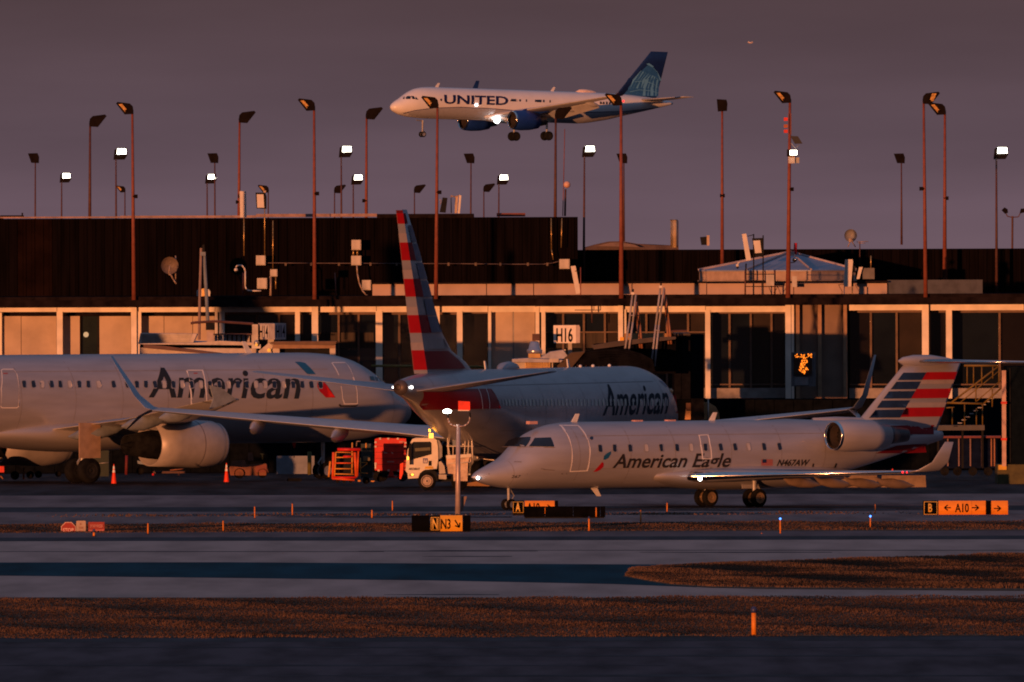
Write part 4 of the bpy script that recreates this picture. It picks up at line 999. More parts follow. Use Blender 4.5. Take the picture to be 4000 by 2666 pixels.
for q in ([(3913,822),(3924,811),(3936,818),(3938,832),(3926,836)],[(3984,835),(3988,816),(4003,815),(4006,830)]):
    bm = B(); prism(bm, q, 929.8, .4); ob('lamp_head', bm, M_hous, t)

# ================================================================== ROOFTOP GEAR
M_ant = mat('antenna_cover', (.66,.60,.55), .5, n=.05)
M_pipe = mat('rooftop_pipe', (.40,.30,.24), .5, .2)
M_brass = mat('brassy_conduit', (.55,.36,.14), .35, .7, n=.3, sc=20)
def item(name, label, cat, parts, D, loc, group=None):
    """parts: (part name, material, kind, args...) drawn at distance D"""
    t = thing(name, label, cat, W(*loc, D), group)
    for p in parts:
        nm, m, kind = p[:3]; bm = B(); dz = 0
        if kind == 'box': pbox(bm, *p[3], D+p[4], p[5])
        elif kind == 'poly': prism(bm, p[3], D+p[4], p[5])
        elif kind == 'tube': ptube(bm, p[3], D+p[4], p[5])
        elif kind == 'disc':
            c = W(*p[3], D+p[4]); r = p[5]/(F/D); lathe(bm, [(0,r),(.10,r*.85),(.22,r*.5),(.26,.01)], c, 'y', 24)
        elif kind == 'ball': bmesh.ops.create_icosphere(bm, subdivisions=2, radius=p[5]/(F/D), matrix=Matrix.Translation(W(*p[3], D+p[4])))
        ob(nm, bm, m, t, kind in ('tube', 'disc', 'ball'))
    return t
item('antenna', 'tall white antenna panel on a pole above the roof line, left one of the pair', 'antenna',
     [('cover', M_ant, 'poly', [(936,748),(961,748),(963,850),(938,850)], -.3, .25), ('mast', M_brass, 'tube', [(953,850),(953,1000)], -.1, 5), ('clamp', M_dark, 'box', (930,760,938,775), -.2, .2)], 872, (953,1000))
item('antenna', 'dark framed antenna panel with pale face beside the tall white one', 'antenna',
     [('frame', M_dark, 'poly', [(998,753),(1036,753),(1041,768),(1041,817),(1002,815)], -.3, .3), ('cover', M_ant, 'poly', [(1003,760),(1029,760),(1032,812),(1005,812)], -.36, .05),
      ('mast', M_brass, 'tube', [(1034,745),(1034,1000)], -.1, 4), ('clamp', M_pipe, 'box', (1029,745,1039,753), -.2, .2)], 872, (1034,1000))
bx = [('equipment_box', 'square pale junction box on the dark cladding below the framed antenna', (1000,999,1037,1037)),
      ('equipment_box', 'small pale box on a thin post right of the antenna masts', (1055,1053,1083,1081)),
      ('equipment_box', 'square pale box above the roof deck beside the camera pole', (1004,1087,1043,1129)),
      ('equipment_box', 'upper of two stacked square boxes on the dark cladding', (1373,938,1410,977)),
      ('equipment_box', 'lower of two stacked square boxes on the dark cladding', (1372,1000,1411,1037)),
      ('equipment_box', 'tilted pale box low at the end of the curved conduit', (1414,1095,1449,1134)),
      ('equipment_box', 'pale box at the right end of the long cable near the storey corner', (2185,1013,2225,1051))]
for nm, lb, r in bx:
    D = 879.2 if r[1] < 1052 else 872
    item(nm, lb, 'box', [('case', M_tan, 'box', r, -.4, .35), ('lid', mat('pale_box_lid', (.50,.45,.40), .5), 'box', (r[0]+3, r[1]+3, r[2]-3, r[3]-3), -.43, .04)], D, ((r[0]+r[2])/2, r[3]))
item('conduit', 'pair of short shiny conduits between the two stacked boxes', 'conduit', [('pipe', M_brass, 'tube', [(1380,977),(1380,1000)], 0, 7), ('pipe', M_brass, 'tube', [(1396,977),(1396,1000)], 0, 7)], 879, (1388,1000))
item('conduit', 'curved grey conduit running down from the stacked boxes to the roof', 'conduit', [('pipe', M_pipe, 'tube', [(1394,1037),(1396,1070),(1403,1105),(1415,1135),(1430,1153),(1450,1163)], 0, 6)], 878.5, (1450,1163))
item('cable', 'long thin cable strung across the dark cladding', 'cable', [('wire', mat('cable_grey', (.14,.10,.10), .6), 'tube', [(1037,1028),(1230,1029),(1560,1030),(1800,1031),(2000,1033),(2120,1033),(2160,1028),(2185,1021)], 0, 3)]+
     [('clip', mat('cable_clip', (.12,.08,.06), .6), 'box', (x-4,1027,x+4,1039), -.03, .06) for x in (1116,1215,1324,1447,1549,1752,1858,1955,2062,2138)], 879.1, (1600,1030))
item('whip_mast', 'thin brassy mast right of the framed antenna', 'mast', [('rod', M_brass, 'tube', [(1066,863),(1066,1053)], 0, 4)], 879.3, (1066,1053))
item('support_post', 'thin rusty post below the small box with brass conduit', 'post', [('post', M_pipe, 'tube', [(1057,1080),(1057,1172)], 0, 9), ('conduit', M_brass, 'tube', [(1077,1081),(1077,1130)], -.1, 5), ('foot', M_ant, 'box', (980,1169,1060,1173), 0, .3)], 872, (1057,1172))
item('whip_mast', 'thin rusty stub mast between two rust posts', 'mast', [('rod', M_rust, 'tube', [(1308,1066),(1314,1172)], 0, 5)], 872, (1314,1172))
item('whip_mast', 'short brassy conduit near the right end of the dark storey, the left one', 'mast', [('rod', M_brass, 'tube', [(2153,853),(2154,975),(2161,1015)], 0, 4)], 879.2, (2160,1015))
item('whip_mast', 'short brassy conduit near the right end of the dark storey, the right one', 'mast', [('rod', M_brass, 'tube', [(2195,853),(2192,968)], 0, 4)], 879.2, (2192,968))
item('lattice_mast', 'very thin tall mast carrying a pink dome, against the sky', 'mast', [('rod', M_rust, 'tube', [(2206,505),(2202,700),(2198,845)], 0, 3.2), ('rod', M_rustd, 'tube', [(2209,740),(2207,845)], 0, 8), ('dome', mat('pink_dome', (.62,.38,.30), .5), 'ball', (2215,722), -.2, 14)], 895, (2200,850))
dish = lambda x, y: [('dish', mat('mesh_dish', (.16,.12,.10), .6, n=.2, sc=15), 'disc', (x, y), 0, 34), ('feed', M_pipe, 'tube', [(x, y), (x-4, y+34), (x+6, y+40)], -.9, 4), ('arm', M_pipe, 'tube', [(x, y+28), (x+14, y+55), (x+26, y+72)], .1, 6), ('post', M_pipe, 'tube', [(x+23, y-38), (x+23, y+70)], .3, 5)]
item('satellite_dish', 'mesh satellite dish on a bent arm in front of the dark cladding at left', 'dish', dish(663, 1038), 872, (687,1108))
item('satellite_dish', 'round satellite dish on legs on the right roof against the sky', 'dish', [('dish', mat('two_tone_dish', (.26,.26,.27), .6), 'disc', (3323,921), 0, 25), ('leg', M_pipe, 'tube', [(3323,940),(3312,966)], 0, 4), ('leg', M_pipe, 'tube', [(3325,940),(3342,966)], 0, 4), ('hub', M_pipe, 'box', (3316,932,3332,946), -.2, .3)], 888, (3323,968))
item('tv_aerial', 'thin aerial with crossbar beside the round dish on the right roof', 'aerial', [('pole', M_rustd, 'tube', [(3359,945),(3358,1045)], 0, 4), ('crossbar', M_pipe, 'tube', [(3347,946),(3392,944)], 0, 3), ('crossbar', M_pipe, 'tube', [(3352,951),(3380,951)], 0, 2)], 885, (3358,1045))
item('security_camera', 'white dome camera hanging from a bent pipe over the roof deck', 'camera', [('pipe', M_ant, 'tube', [(922,1045),(926,1038),(945,1038),(954,1048),(958,1060),(958,1120),(964,1134),(980,1137),(1020,1137)], 0, 6), ('post', M_rust, 'tube', [(949,1066),(949,1172)], .2, 8), ('dome', M_ant, 'ball', (922,1055), 0, 8), ('lens', M_dark, 'ball', (922,1061), -.02, 6), ('foot', M_ant, 'box', (898,1168,948,1172), 0, .3)], 871, (949,1172))
item('vent_hood', 'round galvanised vent with shiny cowl on the roof edge behind the crane mast', 'vent', [('cowl', M_galv, 'poly', [(768,1136),(774,1131),(815,1131),(822,1140),(820,1160),(812,1167),(776,1167),(768,1158)], 0, .6), ('shiny_band', M_brass, 'box', (788,1128,800,1172), -.06, .1), ('base', M_pipe, 'box', (770,1172,822,1178), 0, .6)], 866, (795,1180))
item('vent_stack', 'tall cylindrical metal stack glowing orange on the right roof', 'vent', [('pipe', mat('stack_metal', (.70,.50,.28), .5), 'tube', [(2632,862),(2632,968)], 0, 26), ('cap', M_grey, 'tube', [(2632,858),(2632,862)], 0, 29), ('painted_shade_strip', M_rustd, 'tube', [(2648,862),(2648,966)], .1, 4)], 887.5, (2632,968))  # dark strip down one side is painted shade on the stack
item('rooftop_unit', 'small dark rooftop unit with pale bracket left of the square headed post', 'rooftop unit', [('case', M_dark, 'poly', [(2735,927),(2762,925),(2766,958),(2740,958)], 0, .6), ('bracket', M_pipe, 'box', (2761,920,2771,960), -.1, .3)], 893, (2750,962))
item('rooftop_unit', 'dark slanted antenna box on the roof edge right of the tail fin', 'rooftop unit', [('case', M_dark, 'poly', [(1729,772),(1748,774),(1741,832),(1717,830)], 0, .5), ('bracket', M_pipe, 'tube', [(1716,780),(1724,784),(1720,800)], 0, 2.5)], 880, (1732,836))
item('inclined_mast', 'pale inclined frame with white arm on the roof right of the dark antenna box', 'frame', [('leg', M_pipe, 'tube', [(1762,768),(1763,834)], 0, 4), ('beam', M_pipe, 'tube', [(1760,765),(1778,770),(1794,764)], 0, 5), ('leg', M_pipe, 'poly', [(1778,770),(1790,766),(1785,834),(1776,834)], 0, .3), ('panel', M_ant, 'poly', [(1794,762),(1802,765),(1796,834),(1788,834)], -.1, .2)], 881, (1780,836))
item('antenna', 'slanted white antenna cylinder left of the framed panel on the pavilion', 'antenna', [('cover', M_ant, 'poly', [(2898,915),(2915,913),(2934,1017),(2915,1019)], 0, .25), ('bracket', M_dark, 'tube', [(2920,924),(2942,918)], .1, 3), ('mast', M_dark, 'tube', [(2914,1030),(2912,1150)], .3, 6)], 873, (2912,1155))
item('antenna', 'dark framed panel with bright face standing on two poles over the pavilion', 'antenna', [('frame', M_dark, 'poly', [(2938,932),(2982,930),(2984,990),(2979,1004),(2950,1002)], 0, .3), ('cover', M_ant, 'poly', [(2942,941),(2969,940),(2975,988),(2950,990)], -.05, .05), ('mast', M_dark, 'tube', [(2944,915),(2944,1155)], .3, 5), ('mast', M_dark, 'tube', [(2981,920),(2981,1155)], .3, 5)], 873, (2962,1155))
item('antenna', 'slanted white antenna tube left of the second rust post, over the parapet', 'antenna', [('cover', M_ant, 'poly', [(2229,1041),(2248,1039),(2268,1147),(2250,1149)], 0, .25), ('mast', M_rust, 'tube', [(2268,1045),(2268,1232)], -.2, 4), ('bracket', M_dark, 'tube', [(2246,1060),(2268,1060)], 0, 3)], 862, (2268,1232))
item('antenna', 'thick white antenna cylinder at the right end of the pavilion', 'antenna', [('cover', M_ant, 'poly', [(3302,1014),(3330,1014),(3332,1022),(3324,1120),(3298,1121),(3295,1112)], 0, .35), ('bracket', M_dark, 'box', (3330,1040,3342,1066), .1, .3), ('mast', M_dark, 'tube', [(3330,1015),(3330,1120)], .35, 7), ('leg', M_ant, 'tube', [(3298,1121),(3297,1180)], .1, 4), ('leg', M_brass, 'tube', [(3329,1121),(3329,1185)], .1, 5), ('cable', M_dark, 'tube', [(3298,1112),(3275,1113),(3290,1140),(3286,1160)], -.1, 2)], 866, (3315,1180))
item('rooftop_unit', 'small tilted pale panel and grey box right of the thick antenna cylinder', 'rooftop unit', [('panel', M_ant, 'poly', [(3356,1044),(3370,1044),(3357,1091),(3346,1091)], 0, .3), ('case', mat('dim_grey', (.14,.13,.13), .6), 'box', (3370,1048,3416,1091), .2, .8), ('pipe', M_brass, 'tube', [(3402,1000),(3402,1048)], .3, 5)], 874, (3380,1092))
item('red_beacon', 'red cylindrical beacon on the pavilion beside the hung lamp post', 'beacon', [('lamp', M_red, 'tube', [(3108,950),(3106,996)], 0, 13)], 879, (3107,998))
item('floodlight', 'small shiny lamp beside the rust post at the pavilion peak', 'lamp', [('housing', M_dark, 'ball', (3104,1016), 0, 9), ('glass', M_chr, 'ball', (3107,1015), -.08, 7), ('arm', M_dark, 'tube', [(3085,1028),(3104,1026)], 0, 3)], 866, (3104,1030))
item('security_camera', 'white dome camera in front of the pavilion roof at left', 'camera', [('dome', M_ant, 'ball', (2881,1037), 0, 7), ('lens', M_dark, 'ball', (2881,1046), 0, 5), ('arm', M_ant, 'tube', [(2881,1030),(2892,1024)], 0, 5)], 866, (2881,1040))
fr = [('post', M_rustd, 'tube', [(x, 1056), (x, 1158)], 0, 6) for x in (2911, 3027)]+[('post', M_dark, 'tube', [(x, 1060), (x+2, 1158)], 0, 4) for x in (2943, 2980)]+\
     [('rail', M_dark, 'tube', [(2911, y), (3027, y)], 0, 3) for y in (1072, 1098, 1120)]+[('cable', M_dark, 'tube', [(3004,1122),(3012,1145),(3020,1160),(3032,1175)], -.1, 2.5), ('cable', M_dark, 'tube', [(3038,1095),(3036,1125),(3022,1145)], -.1, 2.5)]
item('pipe_rack', 'dark pipe rack in front of the pavilion holding equipment cases', 'rack', fr+[('case', M_tan, 'box', (2993,1074,3024,1117), -.3, .4), ('case', M_tan, 'box', (3094,1080,3113,1122), .1, .3)], 867, (2970,1158))
for i, (x0, x1) in enumerate([(1690,1720),(1750,1795),(1820,1850),(1870,1905),(1925,1960),(1980,2015),(2040,2075),(2120,2150),(2440,2490),(2560,2620)]):
    bm = B(); pbox(bm, x0, 1161, x1, 1169, 859.4, 1.2)
    ob('deck_block', bm, mat('pale_deck_block', (.22,.15,.13), .8), TB)

# ================================================================== JET BRIDGES
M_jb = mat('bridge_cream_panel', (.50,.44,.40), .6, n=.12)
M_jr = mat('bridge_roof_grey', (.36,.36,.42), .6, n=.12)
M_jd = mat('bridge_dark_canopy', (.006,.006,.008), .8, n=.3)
M_txt = mat('black_sign_lettering', (.012,.012,.014), .5)
M_sgn = mat('sign_white_face', (.82,.74,.66), .5, n=.03)
t = thing('jet_bridge', 'cream passenger boarding bridge behind the left airliner with corrugated side and crane mast', 'jet bridge', W(770,1390,845))
bm = B(); prism(bm, [(548,1302),(770,1305),(752,1345),(700,1345),(560,1345),(540,1345)], 846, 3); ob('tunnel', bm, M_jb, t)
for i in range(6):
    bm = B(); pbox(bm, 552, 1306+i*6, 748-i*2, 1308+i*6, 845.9, .09); ob('tunnel_rib', bm, M_grey, t)
bm = B(); prism(bm, [(545,1343),(760,1340),(860,1332),(1000,1340),(1000,1392),(545,1392)], 843, 2.8); ob('rotunda_side', bm, M_jb, t)
bm = B(); a = [W(548,1346,843), W(1005,1350,843), W(1000,1338,851), W(690,1330,851)]
a[2].z -= 0; k = [bm.verts.new(p) for p in a]; k2 = [bm.verts.new(p-Vector((0,0,.15))) for p in a]; bm.faces.new(k); bm.faces.new(k2[::-1])
for i in range(4): bm.faces.new((k[i],k2[i],k2[(i+1)%4],k[(i+1)%4]))
ob('roof', bm, M_jr, t)
bm = B(); prism(bm, [(560,1346),(640,1352),(760,1368),(880,1382),(1000,1386),(1000,1392),(860,1388),(560,1360)], 842.6, .3); ob('roof_trim', bm, mat('bridge_trim_dark', (.10,.05,.05), .6), t)
for i in range(9):
    bm = B(); x = 838+i*18; pbox(bm, x, 1310, x+11, 1341, 852, .5); ob('side_panel', bm, M_jb if i % 2 else M_jr, t)
bm = B(); pbox(bm, 834, 1304, 1000, 1309, 851.6, 1); ob('tunnel_top_rail', bm, M_rustd, t)
t = thing('crane_mast', 'slim A shaped mast and boom standing above the left boarding bridge', 'mast', W(822,1366,846))
bm = B(); ptube(bm, [(786,970),(780,1170),(778,1328)], 844, 11); ob('leg', bm, mat('mast_pink_grey', (.24,.17,.16), .6), t)
bm = B(); ptube(bm, [(797,990),(806,1150),(812,1262)], 844.2, 14); ob('leg', bm, mat('mast_slate', (.16,.20,.26), .6), t)
bm = B(); pbox(bm, 783, 985, 803, 1000, 843.9, .4); ob('head', bm, mat('mast_slate', (.16,.20,.26), .6), t)
bm = B(); prism(bm, [(790,958),(798,955),(800,985),(790,985)], 843.9, .3); ob('head_cap', bm, M_dark, t)
bm = B(); ptube(bm, [(745,1264),(760,1261),(840,1256),(990,1266)], 843.6, 10); ob('boom', bm, M_rustd, t)
bm = B(); pbox(bm, 804, 1262, 838, 1290, 843.3, .6); ob('winch_housing', bm, M_dark, t)
bm = B(); pbox(bm, 808, 1290, 834, 1372, 843.4, .5); ob('pedestal', bm, mat('pedestal_pink', (.42,.33,.30), .6), t)
t = thing('gate_sign', 'white box sign reading H14 on its two faces above the left boarding bridge', 'sign', W(1060,1345,842))
a, b, c_ = W(1009,1264,843), W(1073,1264,841), W(1117,1262,842.4); h = 63/(F/842)
bm = B(); vv = []
for p in (a, b, c_, c_+(a-b)*.2+Vector((0,1.4,0)), a+Vector((0,1.3,0))):
    vv.append((bm.verts.new((p.x,p.y,a.z)), bm.verts.new((p.x,p.y,a.z-h))))
bm.faces.new([q[0] for q in vv]); bm.faces.new([q[1] for q in vv[::-1]])
for i in range(5): bm.faces.new((vv[i][0],vv[i][1],vv[(i+1)%5][1],vv[(i+1)%5][0]))
sg = ob('sign_box', bm, mat('sign_face_grey', (.50,.45,.44), .5), t)
def face_text(name, s, A_, B_, f0, f1, y0, y1, m, back=None):
    u = (B_-A_); n_ = Vector((u.y, -u.x, 0)).normalized()*.012; o = A_+u*f0; top = A_.z
    if back:
        bm = B(); q = [A_+u*(f0-.05)+n_*.6, A_+u*(f1+.05)+n_*.6]; 
        v = [bm.verts.new((q[0].x,q[0].y,top-h*(y1+.06))), bm.verts.new((q[1].x,q[1].y,top-h*(y1+.06))), bm.verts.new((q[1].x,q[1].y,top-h*(y0-.06))), bm.verts.new((q[0].x,q[0].y,top-h*(y0-.06)))]
        bm.faces.new(v); ob('sign_plate', bm, back, t)
    bm = B(); flat_text(bm, s, Vector((o.x,o.y,top-h*y1))+n_, u*(f1-f0), Vector((0,0,h*(y1-y0))), .015); ob(name, bm, m, t)
face_text('lettering', 'H14', a, b, .08, .60, .14, .88, M_txt, mat('sign_plate_white', (.70,.64,.60), .5))
face_text('lettering', 'H14', b, c_, .10, .90, .14, .86, M_txt, mat('sign_plate_blue_grey', (.36,.36,.44), .5))
bm = B(); pbox(bm, 985, 1268, 1008, 1345, 842.6, .5); ob('post', bm, M_tan, t)
bm = B(); pbox(bm, 1046, 1326, 1070, 1372, 842, .5); ob('post', bm, M_tan, t)
item('beacon_light', 'amber beacon cluster at the foot of the H14 sign', 'beacon', [('housing', M_galv, 'box', (983,1346,1018,1362), -.2, .5), ('dome', M_galv, 'ball', (1002,1340), -.2, 11), ('lamp', mat('amber_glass_sun_glow', (.9,.5,.12), .2, emit=(1,.45,.06), es=.5), 'ball', (1002,1348), -.4, 6), ('cap', M_galv, 'box', (997,1318,1008,1332), -.1, .2)], 841.5, (1000,1366))  # weak emission stands in for sun caught in the amber glass
t = thing('jet_bridge_cab', 'dark roofed bridge cab with cream frame just above the left airliner nose', 'jet bridge', W(1180,1400,838))
bm = B(); prism(bm, [(1052,1340),(1070,1335),(1316,1334),(1310,1347),(1290,1350),(1070,1347)], 836, 3); ob('canopy', bm, mat('cab_canopy_brown', (.14,.08,.05), .7), t)
for r in ((1066,1350,1092,1400),(1288,1350,1310,1400)):
    bm = B(); pbox(bm, *r, 836.4, 2.5); ob('frame', bm, M_jb, t)
bm = B(); pbox(bm, 1066, 1347, 1310, 1362, 836.3, .4); ob('lintel', bm, mat('cab_brown_panel', (.30,.19,.14), .7), t)
bm = B(); pbox(bm, 1093, 1363, 1287, 1410, 837, .3); ob('opening', bm, M_dark, t)
bm = B(); prism(bm, [(1010,1372),(1050,1340),(1066,1350),(1056,1400),(1010,1400)], 836.6, 2); ob('bumper', bm, M_jb, t)
bm = B(); bmesh.ops.create_icosphere(bm, subdivisions=2, radius=.09, matrix=Matrix.Translation(W(1051,1369,836.2))); ob('lamp', bm, mat('amber_glass_sun_glow', (.9,.5,.12), .2, emit=(1,.45,.06), es=.5), t)  # same emissive amber standing in for sunlight

# gate H16
t = thing('gate_sign', 'white box sign reading H16 on a short orange lit post', 'sign', W(2226,1396,838))
bm = B(); prism(bm, [(2162,1272),(2250,1271),(2250,1341),(2163,1341)], 838, .9); sg = ob('sign_box', bm, M_sgn, t)
bm = B(); prism(bm, [(2250,1271),(2262,1271),(2266,1280),(2265,1340),(2250,1341)], 838.01, .88); ob('sign_side', bm, mat('sign_side_pink', (.46,.38,.36), .5), t)
ptext('lettering', 'H16', 2173, 1335, 2237, 52, 837.98, M_txt, t, .02)
bm = B(); pbox(bm, 2219, 1341, 2234, 1396, 838.3, .3); ob('post', bm, M_tan, t)
bm = B(); pbox(bm, 2196, 1366, 2209, 1396, 838.5, .3); ob('post', bm, M_sgn, t)
t = thing('vent_cowl', 'conical galvanised vent cowl with dark pipe on an orange box', 'vent', W(2090,1402,836))
c = W(2088, 1385, 836); s = F/836
bm = B(); lathe(bm, [(0,22/s),(6/s,30/s),(17/s,31/s),(22/s,24/s),(44/s,19/s),(50/s,15/s),(52/s,.01)], c, 'z', 20); ob('cowl', bm, mat('shiny_galvanised', (.55,.55,.58), .28, .8), t, True)
bm = B(); pbox(bm, 2079, 1305, 2109, 1332, 835.9, .4); ob('pipe', bm, M_rustd, t)
bm = B(); pbox(bm, 2064, 1383, 2111, 1402, 835.6, .6); ob('base', bm, mat('orange_base_box', (.50,.30,.10), .6), t)
t = thing('jet_bridge', 'dark passenger boarding bridge of gate H16 with ribbed black canopy and long tunnel', 'jet bridge', W(2400,1450,835))
bm = B(); prism(bm, [(2000,1404),(2060,1400),(2200,1408),(2200,1416),(2000,1416)], 833, 4); ob('cab_roof', bm, M_jr, t)
for i in range(16):
    bm = B(); x = 2052+i*6.2; pbox(bm, x, 1417, x+3.6, 1445, 833.2, .3); ob('corrugation', bm, mat('sunlit_corrugation', (.55,.36,.16), .5, .3), t)
bm = B(); pbox(bm, 2000, 1417, 2160, 1450, 833.4, 3); ob('cab_side', bm, M_tan, t)
bm = B(); pbox(bm, 2146, 1402, 2182, 1416, 832.9, .5); ob('corner_box', bm, M_jb, t)
bm = B(); prism(bm, [(2108,1400),(2150,1375),(2200,1368),(2216,1390),(2180,1420),(2110,1420)], 834.5, 3); ob('sloping_roof', bm, M_jr, t)
bm = B(); prism(bm, [(2176,1430),(2230,1378),(2286,1374),(2240,1428),(2226,1448),(2180,1448)], 833.0, 2.6); ob('hood_side', bm, mat('hood_brown', (.07,.045,.028), .8), t)
cpts = [(2284,1376),(2330,1368),(2390,1363),(2440,1364),(2500,1380),(2550,1405),(2560,1452),(2228,1452)]
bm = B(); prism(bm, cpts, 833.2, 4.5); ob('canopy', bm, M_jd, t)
for i in range(9):
    bm = B(); x = 2232+i*4; 
    ptube(bm, [(2252+i*16,1452),(2256+i*17,1425+i*1.0)], 833.05, 2.5, 5); ob('canopy_rib', bm, M_rustd, t)
for i in range(6):
    bm = B(); ptube(bm, [(2286+i*20,1378+i*9),(2350+i*12,1371+i*9),(2430+i*6,1372+i*10),(2520,1398+i*9)], 833.12, 2.2, 5); ob('canopy_fold', bm, mat('canopy_fold_grey', (.010,.010,.014), .7), t)
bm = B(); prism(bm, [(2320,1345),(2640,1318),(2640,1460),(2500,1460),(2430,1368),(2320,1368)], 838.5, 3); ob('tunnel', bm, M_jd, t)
bm = B(); prism(bm, [(2310,1350),(2400,1335),(2560,1318),(2640,1316),(2640,1326),(2470,1346),(2320,1366)], 837.5, 1.2); ob('tunnel_roof', bm, mat('tunnel_roof_brown', (.06,.045,.045), .7), t)
for x0, x1 in ((2634,2660),(2662,2697)):
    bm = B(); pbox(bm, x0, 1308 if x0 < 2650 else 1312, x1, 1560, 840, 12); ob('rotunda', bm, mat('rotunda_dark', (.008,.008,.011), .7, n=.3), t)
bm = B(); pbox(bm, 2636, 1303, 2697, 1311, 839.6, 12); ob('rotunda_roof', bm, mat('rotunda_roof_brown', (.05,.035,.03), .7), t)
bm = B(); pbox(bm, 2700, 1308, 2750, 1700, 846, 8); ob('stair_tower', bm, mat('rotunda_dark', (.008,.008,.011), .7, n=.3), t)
t = thing('service_beam', 'orange lit horizontal beam with a bright yellow block at each end behind the hoist masts', 'beam', W(2530,1332,848))
bm = B(); pbox(bm, 2438, 1303, 2622, 1330, 848, .4); ob('beam', bm, mat('orange_brown_beam', (.36,.19,.07), .6), t)
for x in (2422, 2620):
    bm = B(); pbox(bm, x, 1318, x+15, 1339, 847.9, .5); ob('end_block', bm, mat('bright_yellow_block', (.85,.42,.04), .5), t)
bm = B(); ptube(bm, [(2596,1300),(2640,1293),(2684,1293)], 848.3, 7, 6); ob('handrail', bm, M_rustd, t)
M_l1 = mat('hoist_pale_pipe', (.34,.32,.36), .6); M_l2 = mat('hoist_rust_pipe', (.30,.13,.07), .6)
for lab, q in (('hoist mast pair of pipes left of the other, in front of the H16 windows', [((2471,1148),(2458,1260),(2440,1378),M_l1),((2484,1150),(2472,1260),(2455,1380),M_l1),((2480,1180),(2490,1270),(2500,1360),M_l2),((2487,1180),(2500,1270),(2508,1362),M_l2)]),
               ('taller hoist mast pair of pipes at the right, in front of the H16 windows', [((2580,1122),(2562,1270),(2545,1422),M_l1),((2594,1124),(2574,1270),(2557,1432),M_l1),((2594,1130),(2603,1240),(2612,1345),M_l2),((2600,1160),(2612,1250),(2622,1345),M_l2)])):
    t = thing('hoist_mast', lab, 'mast', W(q[0][2][0]+10, q[0][2][1], 839), 'hoist masts of the boarding bridge')
    for a_, b_, c2, m in q:
        bm = B(); ptube(bm, [a_, b_, c2], 837.4 if m is M_l1 else 838.2, 8, 8); ob('pipe', bm, m, t, True)
    x, y = q[0][0]; bm = B(); pbox(bm, x-6, y-6, x+6, y+4, 837.2, .3); ob('clamp', bm, M_ant, t)
    bm = B(); ptube(bm, [(x+2,y-6),(x+2,y-18)], 837.4, 7, 8); ob('pulley', bm, M_dark, t)
    for k in (.35, .7):
        bm = B(); X = x-30*k; Y = y+240*k; ptube(bm, [(X-4,Y),(X+18,Y+2)], 837.3, 4, 6); ob('tie_bar', bm, M_l1, t)
item('wall_frame', 'rusty pipe bracket on the cream beam above the H16 windows', 'bracket', [('pipe', M_rustd, 'tube', [(2243,1195),(2320,1195),(2320,1212),(2245,1212)], 0, 3), ('pipe', M_rustd, 'tube', [(2312,1195),(2312,1262)], 0, 5)], 858.7, (2312,1262))
item('yellow_pipe', 'thin yellow handrail behind the tail cone of the middle airliner', 'handrail', [('rail', mat('dull_yellow', (.20,.15,.03), .6), 'tube', [(1450,1430),(1900,1434)], 0, 9)], 848, (1650,1440))

item('storage_tank', 'rounded orange lit tank end beyond the middle airliner nose', 'tank', [('shell', mat('sunlit_tank', (.55,.30,.14), .6, n=.15), 'poly', [(2676,1640),(2680,1600),(2700,1582),(2735,1572),(2770,1574),(2796,1590),(2808,1612),(2812,1640)], 0, 3), ('pipe', M_ant, 'tube', [(2766,1560),(2766,1640)], -.2, 6), ('cabinet', M_rustd, 'box', (2680,1575,2720,1606), -.5, .4)], 849, (2744,1660))
# display board on the column
t = thing('docking_display', 'grey guidance display box with glowing orange characters beside a column', 'display', W(3140,1520,856))
bm = B(); pbox(bm, 3092, 1377, 3186, 1510, 856.2, .9); ob('cabinet', bm, mat('display_cabinet', (.16,.16,.18), .6), t)
bm = B(); pbox(bm, 3100, 1382, 3172, 1464, 856.0, .18); ob('screen', bm, mat('display_screen', (.02,.012,.008), .3), t)
bm = B(); pbox(bm, 3104, 1474, 3158, 1506, 856.1, .12); ob('lower_panel', bm, mat('display_panel_grey', (.24,.24,.26), .6), t)
bm = B(); random.seed(5)
M_led = mat('orange_display_segments', (.9,.4,.05), .5, emit=(1,.22,.015), es=1.9)
for x0, y0, x1, y1, n_ in [(3106,1384,3120,1397,7),(3125,1384,3132,1398,5),(3137,1384,3152,1399,8),(3156,1383,3171,1397,12),(3132,1398,3149,1410,9),(3124,1408,3144,1426,16),(3146,1405,3153,1422,6),(3124,1426,3147,1440,14),(3120,1438,3142,1450,14),(3146,1434,3157,1448,8),(3128,1448,3146,1462,14)]:
    for k in range(n_):
        x, y = random.uniform(x0, x1), random.uniform(y0, y1); pbox(bm, x-1.8, y-1.6, x+1.8, y+1.6, 855.96+random.uniform(0,.02), .03)
ob('characters', bm, M_led, t)

# ================================================================== RIGHT SIDE: stair, container, carts
M_ys = mat('yellow_handrail', (.17,.11,.02), .5, n=.1)
t = thing('boarding_stairs', 'yellow railed access stair descending left beside the striped jet tail', 'stairs', W(3800,1830,806))
D = 806
for pts, wpx in (([(3766,1429),(3900,1429)],9),([(3900,1432),(3718,1572)],7),([(3905,1448),(3752,1572)],4),([(3915,1482),(3815,1568)],4),([(3914,1514),(3842,1578)],7),([(3690,1574),(3842,1578)],8),([(3696,1594),(3728,1592)],5)):
    bm = B(); ptube(bm, pts, D, wpx); ob('handrail', bm, M_ys, t, True)
for x, y0, y1 in ((3778,1430,1500),(3803,1430,1500),(3835,1430,1500),(3878,1430,1480),(3902,1432,1500),(3720,1590,1660),(3768,1580,1662),(3814,1596,1662),(3838,1578,1662),(3812,1500,1570),(3876,1520,1590)):
    bm = B(); ptube(bm, [(x,y0),(x,y1)], D, 5); ob('rail_post', bm, M_ys, t, True)
